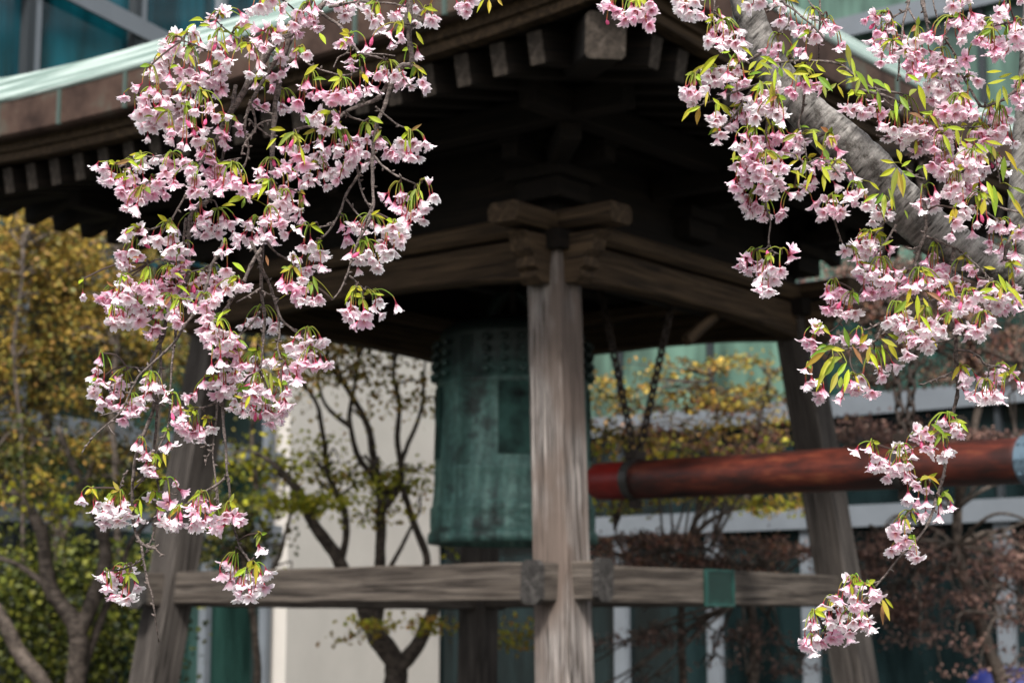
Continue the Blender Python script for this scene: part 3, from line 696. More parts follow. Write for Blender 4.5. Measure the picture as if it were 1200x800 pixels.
# blue bundle low behind
bt = empty('tarpaulin_bundle', (0, 0, 0), label='bright blue covered bundle low behind the weeping maple at lower right', cat='tarpaulin')
bp = P(1180, 800, 20.0); bt.location = (bp.x, bp.y, 0)
mb = MB(); seg = 24
for i in range(9):
    th = i / 8 * math.pi / 2
    mb.add([(math.cos(q / seg * 6.283) * .55 * math.cos(th) ** .5 * (1 + .35 * noise.noise(Vector((q * .9, i, 0)))), math.sin(q / seg * 6.283) * .4 * math.cos(th) ** .5, (bp.z + .18) * math.sin(th) ** .8) for q in range(seg)])
for i in range(8):
    for q in range(seg): mb.face((i * seg + q, i * seg + (q + 1) % seg, i * seg + seg + (q + 1) % seg, i * seg + seg + q))
mb.build('cover', simple('blue_tarpaulin', (.006, .012, .11), .6), bt, smooth=True)
# ------------------------------------------------------------------ weeping cherries in front (traced twig by twig)
PX = 1 / F
def col_j(c, j, rnd): return tuple(max(0, x * (1 + rnd.uniform(-j, j))) for x in c)
PINK = [.4]
def petal_flower(mb, tip, axis, size, rnd, openness):
    """tip = where the calyx meets the stalk, axis = direction the flower faces"""
    axis = axis.normalized(); n = axis.orthogonal().normalized(); s = axis.cross(n)
    a0 = rnd.uniform(0, 6.28); pink = max(0, min(1, PINK[0] + rnd.gauss(0, .22)))
    c0 = (.60, .03, .15); c1 = (.97, .58 + .30 * (1 - pink), .75 + .17 * (1 - pink)); c2 = (.98, .80 + .16 * (1 - pink), .88 + .09 * (1 - pink))
    # calyx
    cl = size * .34
    mb.tube([tip, tip + axis * cl * .5, tip + axis * cl], [size * .05, size * .085, size * .12], 5, col_j((.30, .025, .05), .2, rnd), cap=False)
    o = tip + axis * cl * .8
    for k in range(5):
        a = a0 + k * 2 * math.pi / 5 + rnd.uniform(-.12, .12); rd = n * math.cos(a) + s * math.sin(a); sd = axis.cross(rd)
        L = size * rnd.uniform(.9, 1.18); Wd = size * rnd.uniform(.30, .39); th = openness * rnd.uniform(.55, 1.35)
        curl = rnd.uniform(-.15, .7); rows = []; ids = []
        for (t, w) in ((0, .18), (.3, .62), (.6, 1.0), (.85, .88), (1.0, .46)):
            ang = th * (.55 + .75 * t) + curl * t * t
            # integrate simple arc
            c = o + (axis * math.cos(ang * .75) + rd * math.sin(ang * .75)) * L * t + rd * size * .05
            nrm = (rd * math.cos(ang) - axis * math.sin(ang))
            ww = Wd * w; cup = .22 * ww
            tipn = -axis * 0
            col = c0 if t == 0 else (tuple(c0[i] * .22 + c1[i] * .78 for i in range(3)) if t == .3 else (c1 if t == .6 else c2))
            mid = c - nrm * 0
            if t == 1.0: mid = c - (axis * math.cos(ang) + rd * math.sin(ang)) * L * .17
            jj = rnd.uniform(-.06, .06) * size
            ids.append(mb.add([c + sd * ww - nrm * cup + nrm * jj, mid + nrm * cup * .6, c - sd * ww - nrm * cup - nrm * jj], col))
        for i in range(4):
            p, q = ids[i], ids[i + 1]
            mb.face((p, p + 1, q + 1, q)); mb.face((p + 1, p + 2, q + 2, q + 1))
    # stamens
    for k in range(6):
        a = rnd.uniform(0, 6.28); d = (axis + (n * math.cos(a) + s * math.sin(a)) * rnd.uniform(.1, .4)).normalized()
        mb.tube([o, o + d * size * rnd.uniform(.45, .7)], [size * .014, size * .02], 3, (.75, .45, .40), cap=False)
def leaf(mb, base, d, L, Wd, rnd, up=None):
    d = d.normalized(); s = d.cross(Vector((rnd.uniform(-.4, .4), -1, rnd.uniform(-.3, .5)))).normalized(); n = s.cross(d)
    bronze = rnd.random()
    c = (.38, .41, .03) if bronze < .62 else ((.19, .27, .03) if bronze < .84 else ((.36, .31, .04) if bronze < .96 else (.28, .15, .06)))
    c = col_j(c, .18, rnd); ids = []; droop = rnd.uniform(-.25, .7)
    fold = rnd.uniform(.15, .55)
    for (t, w) in ((0, .06), (.15, .5), (.35, .95), (.55, 1.0), (.75, .68), (.9, .3), (1.0, .03)):
        p = base + d * L * t + Vector((0, 0, -1)) * L * droop * t * t
        ids.append(mb.add([p + s * Wd * w + n * Wd * w * fold, p, p - s * Wd * w + n * Wd * w * fold], [tuple(x * .92 for x in c), tuple(x * 1.12 for x in c), c]))
    for i in range(6):
        p, q = ids[i], ids[i + 1]; mb.face((p, p + 1, q + 1, q)); mb.face((p + 1, p + 2, q + 2, q + 1))

def cherry(label, limbs, twigs, flowers, leaves, seed, extra, base, group=None):
    rnd = random.Random(seed); Xlimb = seed == 9
    root = empty('weeping_cherry', base, label=label, cat='cherry tree', group='weeping cherries in blossom'); off = Vector(base)
    for (pts, nm) in limbs:
        sp = []; rr_ = []
        raw = [(p[0] if isinstance(p[0], Vector) else P(p[0][0], p[0][1], p[0][2])) for p in pts]; rad = [p[1] * .97 for p in pts]
        sp = spline(raw, 10); n = len(sp)
        for k in range(n):
            u = k / 10; i = min(int(u), len(rad) - 2); rr_.append(rad[i] + (rad[i + 1] - rad[i]) * (u - i))
        mb = MB()
        # knots and swellings
        rr_ = [r * (1 + .05 * noise.noise(Vector((k * .45, seed, 0)))) for k, r in enumerate(rr_)]
        mb.tube([p - off for p in sp], rr_, 32, bumps=.05); mb.build(nm, M['bark'], root, smooth=True)
    skel = []
    for (pts, r0, r1, Z) in twigs:
        raw = [P(x, y, Z + .02 * math.sin(x * .05 + y * .03)) for (x, y) in pts]; sp = spline(raw, 5); n = len(sp); mb = MB()
        sp = [p + Vector((noise.noise(p * 30), noise.noise(p * 30 + Vector((5, 5, 5))), noise.noise(p * 30 + Vector((9, 1, 5))))) * .0022 for p in sp]
        rad = []
        for k in range(n):
            r = (r0 + (r1 - r0) * k / (n - 1)) * Z * PX * .5
            if k % 4 == 2: r *= 1.28
            rad.append(r)
        mb.tube([p - off for p in sp], [q_ * .92 for q_ in rad], 7, bumps=.22)
        # tiny buds / spurs
        for k in range(2, n - 1, 3):
            if rnd.random() < .7:
                d = Vector((rnd.uniform(-1, 1), rnd.uniform(-.5, .5), rnd.uniform(-.8, .6))).normalized(); q = sp[k] - off
                mb.tube([q, q + d * (rad[k] + .003), q + d * (rad[k] + .0065)], [.0018, .0022, .0006], 5)
        mb.build('twig', M['twig'], root, smooth=True)
        for k, p in enumerate(sp):
            skel.append((pts, p, Z))
    def project(p):
        v = p - EYE; Zc = v.y * CP + v.z * SP; u = -v.y * SP + v.z * CP
        return 600 + v.x / Zc * F, 400 - u / Zc * F, Zc
    sk2 = [(*project(p), p) for (_, p, _) in skel]
    # flowers: traced ones and companions behind them
    fl = []
    for (x, y) in flowers:
        fl.append((x, y, 0))
        for _ in range(extra + (1 if x < 310 and y < 150 or 120 < x < 290 and 325 < y < 380 or 1035 < x < 1190 and 120 < y < 240 or 240 < x < 330 and 380 < y < 490 else 0)):
            if ((1040 < x < 1170 and abs(y - (225 + (x - 1040) * .72)) < 36) or (905 < x < 1040 and abs(y - (85 + (x - 905) * 1.0)) < 30)) and Xlimb: continue
            if rnd.random() < .93: fl.append((x + rnd.gauss(0, 8), y + rnd.gauss(0, 6), 1))
    # group into umbels
    left = list(fl); groups = []
    while left:
        left.sort(key=lambda f: (f[1], f[0])); s = left[0]
        cand = sorted(left, key=lambda f: (f[0] - s[0]) ** 2 + ((f[1] - s[1]) * .8) ** 2)
        lim = 30; grp = [f for f in cand[:rnd.randint(9, 15)] if (f[0] - s[0]) ** 2 + (f[1] - s[1]) ** 2 < lim * lim]
        groups.append(grp); left = [f for f in left if f not in grp]
    groups.sort(key=lambda g: -len(g)); rest = MB(); nparts = 0
    for gi, grp in enumerate(groups):
        PINK[0] = max(0, min(1, rnd.gauss(.38, .3)))
        mx = sum(f[0] for f in grp) / len(grp); mnY = min(f[1] for f in grp); myy = sum(f[1] for f in grp) / len(grp)
        nx_, ny_ = mx, min(mnY - 9, myy - 20)
        j = min(sk2, key=lambda q: (q[0] - nx_) ** 2 + (q[1] - ny_) ** 2)
        dd = math.hypot(j[0] - nx_, j[1] - ny_)
        if dd < 26 and len(grp) < 14: nx_, ny_ = nx_ * .45 + j[0] * .55, ny_ * .45 + j[1] * .55
        zc = max(2.7, j[2] + rnd.uniform(-.09, .05)); node = P(nx_, ny_, zc)
        mb = MB() if nparts < 96 else rest
        if dd > 3: # spur to the twig
            mid = (node + j[3]) / 2 + Vector((rnd.uniform(-.006, .006), 0, rnd.uniform(-.004, .01)))
            mb.tube([p - off for p in spline([j[3], mid, node], 3)], .0017, 5, (.10, .07, .06))
        # bud scales at the node
        for _ in range(4):
            d = Vector((rnd.uniform(-1, 1), rnd.uniform(-1, 1), rnd.uniform(-.5, .7))).normalized()
            mb.tube([node - off, node - off + d * .004], [.0025, .001], 5, col_j((.22, .16, .05), .3, rnd))
        for (x, y, back) in grp:
            z = zc + rnd.uniform(-.022, .02) + back * rnd.uniform(-.01, .03)
            c = P(x, y, z); size = rnd.uniform(.0142, .0200)
            dx = max(-1, min(1, (x - nx_) / 30)); out = Vector((dx * rnd.uniform(.3, 1.2) + rnd.gauss(0, .22), rnd.uniform(-.8, .35), -1.0 + .4 * rnd.random()))
            if y < ny_ + 4: out = Vector((dx * .8 + rnd.uniform(-.4, .4), rnd.uniform(-.9, -.1), rnd.uniform(-.3, .8)))
            ax = out.normalized(); tip = c - ax * size * .75
            v = tip - node; h = max(.004, .012 - v.z * .0) * rnd.uniform(.6, 1.3)
            m1 = node + Vector((v.x * .42, v.y * .42, v.z * .16 + h * .45)); m2 = node + Vector((v.x * .86, v.y * .86, v.z * .58 + h * .2))
            pc = col_j((.26, .33, .045), .2, rnd); sp = spline([node, m1, m2, tip], 3)
            cols = [pc] * (len(sp) - 3) + [(.33, .22, .06), (.36, .10, .06), (.34, .04, .05)]
            mb.tube([p - off for p in sp], .00105, 4, cols, cap=False)
            if rnd.random() < .03: # closed bud
                mb.tube([tip - off, tip - off + ax * .006, tip - off + ax * .012, tip - off + ax * .016], [.0012, .0032, .0034, .001], 7, (.72, .14, .30))
            else: petal_flower(mb, tip - off, ax, size, rnd, rnd.uniform(.32, .72) if rnd.random() < .85 else rnd.uniform(.9, 1.2))
        if rnd.random() < (.8 if Xlimb else .75):
            for _ in range(rnd.randint(1, 4)):
                leaf(mb, node - off, Vector((rnd.uniform(-1, 1), rnd.uniform(-.8, .3), rnd.uniform(-.9, .35))), rnd.uniform(.011, .028), rnd.uniform(.0024, .005), rnd)
        if mb is not rest: mb.build('blossom_cluster', M['flora'], root, colors=True); nparts += 1
    if rest.v: tag(rest.build('small_blossoms', M['flora'], root, colors=True), kind='stuff')
    # leaf tufts
    tufts = {}
    for (x, y, ang, L) in leaves: tufts.setdefault((round(x / 26), round(y / 26)), []).append((x, y, ang, L))
    for key, ls in tufts.items():
        mb = MB()
        for (x, y, ang, L) in ls:
            j = min(sk2, key=lambda q: (q[0] - x) ** 2 + (q[1] - y) ** 2); z = j[2] - rnd.uniform(.03, .12)
            a = R(ang); Lm = L * z * PX * rnd.uniform(.58, .86)
            d = Vector((math.cos(a), rnd.uniform(-.45, .25), math.sin(a)))
            c = P(x, y, z); b0 = c - d.normalized() * Lm * .5
            leaf(mb, b0 - off, d, Lm, Lm * rnd.uniform(.11, .17), rnd)
            q = P(x - math.cos(a) * L * .5, y + math.sin(a) * L * .5, z)
            if (q - j[3]).length < .07: mb.tube([p - off for p in spline([b0, (b0 + j[3]) / 2 + Vector((0, 0, .004)), j[3]], 3)], .0009, 4, (.30, .30, .05))
        mb.build('leaf_tuft', M['flora'], root, colors=True)
    return root

TL = [
 ([(372,-30),(364,0),(347,22),(336,55),(327,95),(322,130),(319,170),(319,213),(313,250),(307,290),(306,340),(310,370),(308,400)], 9, 3.5, 3.20),
 ([(396,-30),(378,5),(354,28),(340,44)], 8, 4, 3.16), ([(374,14),(388,23),(400,32),(412,50),(422,62),(440,66),(452,70)], 4.5, 2, 3.10), ([(422,62),(445,63),(462,65)], 2.5, 1.5, 3.10), ([(412,50),(405,63),(395,68),(390,80)], 2.6, 1.5, 3.10),
 ([(480,-30),(480,20),(481,55),(482,75),(468,78),(460,95),(452,120),(441,150),(437,175),(436,205),(437,240),(430,262),(415,295),(408,320),(398,340),(390,351)], 7.5, 2, 3.08),
 ([(474,77),(460,88),(452,104),(438,118),(410,128),(396,140),(384,150),(362,149),(345,152)], 6.5, 3, 3.10),
 ([(435,182),(420,205),(406,228),(398,250),(385,272),(376,281)], 4, 2.2, 3.12), ([(405,232),(413,243),(424,256)], 2.5, 2, 3.12), ([(418,192),(421,212),(426,230),(436,244)], 3, 2, 3.14),
 ([(440,125),(455,138),(466,146),(478,151)], 2.8, 2, 3.05), ([(437,182),(450,195),(466,206),(488,217)], 3.2, 2, 3.05), ([(404,130),(413,138),(428,142)], 2.8, 1.6, 3.08), ([(438,236),(432,250),(425,266),(423,280)], 2.5, 1.6, 3.05),
 ([(409,324),(418,331),(428,340)], 2.8, 2, 3.06),
 ([(372,266),(383,265),(392,262)], 2, 1.5, 3.1), ([(470,86),(480,100),(490,104)], 2, 1.2, 3.05),
 ([(345,25),(315,60),(293,95),(272,130),(256,160),(250,180),(247,210),(245,232),(233,242),(224,252),(222,275),(221,305),(222,330)], 9, 4.5, 3.24),
 ([(330,60),(305,100),(290,130),(287,150),(291,172),(288,190),(280,208)], 5, 2, 3.2), ([(292,120),(300,150),(289,165),(283,182)], 3.2, 2, 3.15), ([(276,100),(270,140),(262,180),(258,200)], 5, 2.5, 3.25),
 ([(291,140),(300,148),(318,160)], 3, 2, 3.16), ([(318,141),(305,145),(293,160),(288,172)], 3, 2, 3.16), ([(283,185),(270,188),(262,190)], 2, 1.5, 3.14),
 ([(240,180),(228,208),(218,228),(205,250),(192,270),(187,278)], 3.6, 2, 3.12), ([(203,256),(192,263),(178,268),(168,272)], 2.8, 1.6, 3.12), ([(218,255),(215,275),(214,293),(208,312),(200,318)], 3.6, 2, 3.16), ([(205,308),(188,303),(175,308)], 2.4, 1.5, 3.15),
 ([(202,180),(185,184),(165,184),(150,190),(140,196)], 2.8, 1.4, 3.10), ([(215,165),(203,180),(190,200),(178,215)], 2.6, 1.5, 3.12),
 ([(230,100),(215,112),(200,120),(180,128)], 3, 1.6, 3.14), ([(262,70),(245,60),(228,52),(212,48)], 3, 1.5, 3.12), ([(290,50),(270,40),(255,25)], 3, 1.6, 3.14),
 ([(263,280),(256,298),(246,315),(240,340),(230,362),(219,378),(206,398),(190,415),(177,427),(163,440),(152,460),(145,475),(136,488),(118,503),(104,518),(96,531)], 4.5, 1.6, 3.10),
 ([(143,478),(130,484),(117,487)], 2, 1.4, 3.1), ([(125,496),(130,504),(134,509)], 1.8, 1.2, 3.1), ([(258,290),(245,312),(228,318),(205,322)], 3, 1.6, 3.12),
 ([(222,320),(210,345),(196,372),(190,395),(182,415),(176,432),(181,455),(180,478),(170,505),(160,530),(156,560),(155,590),(158,620),(165,636),(174,641),(183,643)], 5, 4, 3.16),
 ([(166,640),(169,660),(173,680),(179,700),(182,722),(186,752)], 3.6, 1.8, 3.16), ([(158,602),(165,604),(171,612)], 2, 1.4, 3.16), ([(180,640),(187,648),(193,650)], 2.4, 1.4, 3.16),
 ([(206,380),(204,405),(201,430),(199,470),(196,498),(188,520),(180,540),(170,555),(160,565)], 3.2, 1.8, 3.14), ([(187,380),(189,430),(185,475),(181,520),(182,548),(186,575),(183,605),(178,630),(172,645),(163,657),(154,663)], 3.4, 2, 3.18),
 ([(188,430),(183,450),(188,470),(194,476)], 2, 1.3, 3.17), ([(175,432),(160,431),(148,430)], 2.2, 1.2, 3.16), ([(150,550),(144,562),(141,572)], 2.4, 1.6, 3.16), ([(182,552),(170,560),(160,570),(150,580)], 2.8, 1.6, 3.17), ([(186,576),(198,578),(208,580)], 2.4, 1.6, 3.17), ([(168,515),(178,528),(187,538)], 2, 1.4, 3.14),
 ([(307,290),(296,308),(286,330),(275,346),(268,358),(258,375),(256,400),(257,430),(260,470),(262,500),(265,540),(268,570),(270,600),(275,625),(284,645),(293,659)], 5, 2.6, 3.10),
 ([(257,440),(255,470),(252,500),(250,530),(253,565),(254,592)], 3, 1.8, 3.14), ([(257,462),(250,473),(240,477),(233,478)], 2.8, 2, 3.10), ([(252,489),(246,491),(240,489)], 2, 1.5, 3.12), ([(252,520),(243,522),(235,524)], 2, 1.2, 3.12), ([(251,525),(244,535),(241,545)], 1.8, 1.2, 3.12),
 ([(268,556),(255,567),(240,576),(228,584),(220,590)], 3.4, 2.2, 3.08), ([(254,565),(256,585),(255,595)], 2, 1.2, 3.14),
 ([(294,282),(304,305),(312,325),(320,345),(328,370),(340,384),(355,394),(368,406),(374,412)], 4.6, 2, 3.14), ([(312,283),(325,297),(337,303),(345,308)], 3, 2, 3.12), ([(306,338),(290,347),(277,355)], 3, 2, 3.1), ([(306,365),(296,377),(286,387),(278,395)], 2.8, 1.8, 3.08), ([(307,340),(318,346),(328,350)], 2.2, 1.2, 3.13), ([(326,368),(327,392),(325,405),(329,418),(334,423)], 3.2, 1.6, 3.15), ([(309,380),(308,410),(305,435)], 3, 2, 3.14), ([(330,400),(318,402)], 2, 1.2, 3.15),
 ([(300,60),(318,45),(340,40)], 4, 2, 3.14), ([(385,8),(420,2),(455,5),(478,8)], 3.5, 2, 3.12), ([(481,40),(490,18),(500,8)], 2, 1.4, 3.07), ([(520,-40),(538,-20),(545,-8)], 3, 2, 3.1), ([(560,-40),(568,-15),(573,-3)], 2.4, 1.4, 3.1), ([(350,60),(362,75),(385,85),(405,88),(420,84)], 2.8, 1.6, 3.1), ([(321,135),(305,128),(292,118)], 2.6, 1.6, 3.16),
]
FL = """205 45 228 42 250 30 262 12 285 20 305 8 330 10 200 68 225 65 250 58 190 85 212 92 238 88 262 85 185 112 208 115 232 112 255 108 275 55 300 35 300 55 322 42 345 30 365 25 200 48 195 60 188 76 182 92 215 60 235 56 204 100 222 82 244 76 218 104 246 96 228 98 256 90 268 72 176 106 170 118 172 128 310 10 330 20 350 15 370 12 395 8 405 20 430 15 415 5 445 20 450 35 462 18 475 10 470 42 455 42 370 32 350 40 312 30 325 45 305 50 438 26 425 6 400 2 486 28 505 25 490 65 537 6 547 7 542 12 400 52 434 54 410 72 330 62 360 65 345 75 330 85 305 85 320 88 300 100 360 100 380 110 400 115 410 105 420 105 440 105 450 85 465 100 475 95 495 98 372 112 350 120 335 130 355 135 375 135 310 125 330 125 467 88 482 102 395 108 430 110 415 116 389 118 452 92
330 130 350 125 375 135 395 145 330 175 350 175 335 195 328 200 350 195 360 205 370 195 385 175 395 180 380 190 400 200 395 212 365 215 345 205 360 215 405 165 418 162 420 178 430 165 428 180 440 155 442 170 435 185 410 195 412 190 375 205 388 205 372 182 360 172 408 182 458 180 465 185 470 168 483 185 488 170 502 172 476 184 455 235 470 228 468 245 485 252 475 255 498 245 505 233 503 213 462 242 492 250 413 265 425 270 450 270 460 268 478 265 310 255 320 245 340 225 355 235 335 250 325 250 345 255 330 265 305 200 303 210 348 246 332 238 322 232
293 262 310 260 318 243 330 250 345 245 300 280 315 275 322 285 335 275 350 272 352 290 365 285 375 298 350 305 362 315 358 320 378 315 367 300 330 335 340 335 355 328 350 350 365 355 373 350 345 342 415 265 408 280 425 272 440 290 450 272 462 272 475 265 470 285 460 295 453 300 435 305 420 305 443 315 415 300 430 298 448 290 405 366 415 370 428 368 437 362 427 378 445 352 411 371 433 370 293 380 300 375
150 272 145 278 155 295 145 298 175 290 150 310 148 325 160 305 145 335 150 338 185 285 195 295 205 290 207 270 212 300 220 295 225 295 118 350 128 345 130 360 145 365 150 350 165 365 175 350 190 345 200 340 205 365 215 350 225 360 235 345 240 360 250 340 258 345 265 340 130 375 155 375 180 372 210 378 138 352 160 356 185 362 195 355 172 340 210 338 225 342 230 330 245 330 198 325 190 335 180 330 165 335 142 348 225 243 235 255 245 260 255 275 240 275 263 262 275 275 285 278 297 285 305 270 268 295 265 318 270 330 250 325 280 335 250 350 245 370 240 372 250 355 240 262 228 268 252 266 270 262 288 262 200 280 215 312 208 318
125 195 122 207 130 212 137 215 150 200 163 198 172 195 158 210 170 212 150 225 152 235 158 245 172 225 178 228 185 215 190 220 193 228 195 205 205 215 200 195 173 163 182 187 142 222 146 212 160 226 166 235 148 240 168 118 165 135 175 140 185 130 180 150 195 145 205 135 210 150 200 155 200 165 212 170 215 190 225 160 230 165 222 145 230 130 245 130 240 145 255 152 265 160 262 165 225 225 232 225 228 210 245 200 250 205 240 185 235 180 260 210 258 225 275 210 280 215 278 145 305 200 285 225 295 220 320 225 250 190 235 195 222 198 270 218 265 208 248 215 240 170 192 120 215 130 188 142
130 375 145 380 160 378 175 392 185 385 205 372 240 395 250 390 262 390 245 405 255 415 258 425 268 400 278 415 270 440 283 430 297 430 250 450 262 455 270 455 275 470 282 475 290 465 300 470 310 475 295 482 305 490 318 488 325 490 328 450 335 460 325 475 290 445 338 475 320 423 300 380 320 385 340 405 345 415 350 395 365 415 378 400 385 428 375 425 350 430 335 440 340 445 356 420 362 402 303 455 315 460 285 455 298 475 312 484 275 425 265 412 262 402 286 485 270 462 330 485 358 425 368 428
113 433 115 447 110 457 120 450 117 470 128 475 140 460 145 478 148 485 155 485 165 480 140 450 170 455 175 465 185 455 195 460 165 470 133 462 155 470 158 478 228 463 205 480 203 490 212 490 208 502 218 505 228 508 235 510 245 502 222 512 240 508 213 498 165 525 170 535 170 548 177 553 193 525 115 590 112 598 120 605 130 605 138 612 128 612 150 605 145 590 153 597 176 585 122 612 136 598 144 600 216 577 196 592 187 608 195 615 205 618 205 610 212 608 223 597 230 605 225 617 233 618 245 608 240 592 250 618 247 618 258 620 265 605 270 605 280 611 238 612 256 610 118 677 130 672 123 690 142 682 150 675 131 700 140 703 153 700 160 688 135 690 146 692 305 643 263 661 265 675 275 672 270 685 283 680 280 695 292 700 300 692 305 678 310 690 292 675 287 690 298 684 278 688"""
def pairs(s): v = [float(x) for x in s.split()]; return list(zip(v[::2], v[1::2]))
# leaves: x y angle length
LL_ = """230 20 150 26 240 28 10 22 283 35 60 24 292 28 40 26 283 53 -90 24 320 5 -60 20 325 60 -70 18 245 45 -100 20 225 70 -60 26 205 75 45 26 378 45 -60 24 335 158 200 26 345 165 -110 26 325 150 170 28 330 168 230 26 360 140 110 26 318 165 215 24 355 180 -70 22 365 82 35 28 375 90 30 22 440 140 150 26 432 152 -80 24 442 160 -120 22 492 45 -60 24 480 20 -80 24 505 10 -10 24 563 4 -135 16 573 7 -90 22 586 2 -50 16 490 78 -15 22 494 82 -30 18 285 212 -100 26 285 240 -100 28 278 232 30 28 268 238 20 26 300 225 60 20 145 190 15 28 155 187 0 26 165 185 10 22 140 205 30 22 148 208 35 20 313 305 -75 20 152 270 30 18 160 300 25 20 165 330 40 20 170 325 35 18 145 347 15 28 140 356 0 22 148 350 25 24 210 320 0 22 215 335 -5 24 228 332 0 20 280 312 -30 22 250 372 220 26 258 370 -120 22 262 366 200 20 175 135 20 18 200 147 30 18 475 168 -95 18 480 168 -75 16 484 226 -120 18 490 230 -90 18 494 226 -60 16 440 250 10 16 335 312 20 16 370 330 -60 18 365 338 -95 18 350 340 40 16 445 345 -10 18 440 343 20 14 118 460 60 16 132 443 20 16 215 480 0 18 222 486 -60 16 285 400 -20 22 270 408 20 22 285 456 15 22 280 465 -15 18 312 440 -60 20 318 444 -80 20 325 432 20 20 328 448 -70 20 290 470 -110 18 180 540 -100 18 187 545 -80 18 193 535 -60 14 165 592 -80 18 188 597 170 18 235 595 -90 14 140 663 170 18 300 668 -90 20 210 100 -120 20 268 35 30 22 222 30 200 18 262 52 -30 18 300 90 -100 18 150 168 30 0"""
def quads(s): v = [float(x) for x in s.split()]; return [tuple(v[i:i + 4]) for i in range(0, len(v), 4) if v[i + 3] > 0]
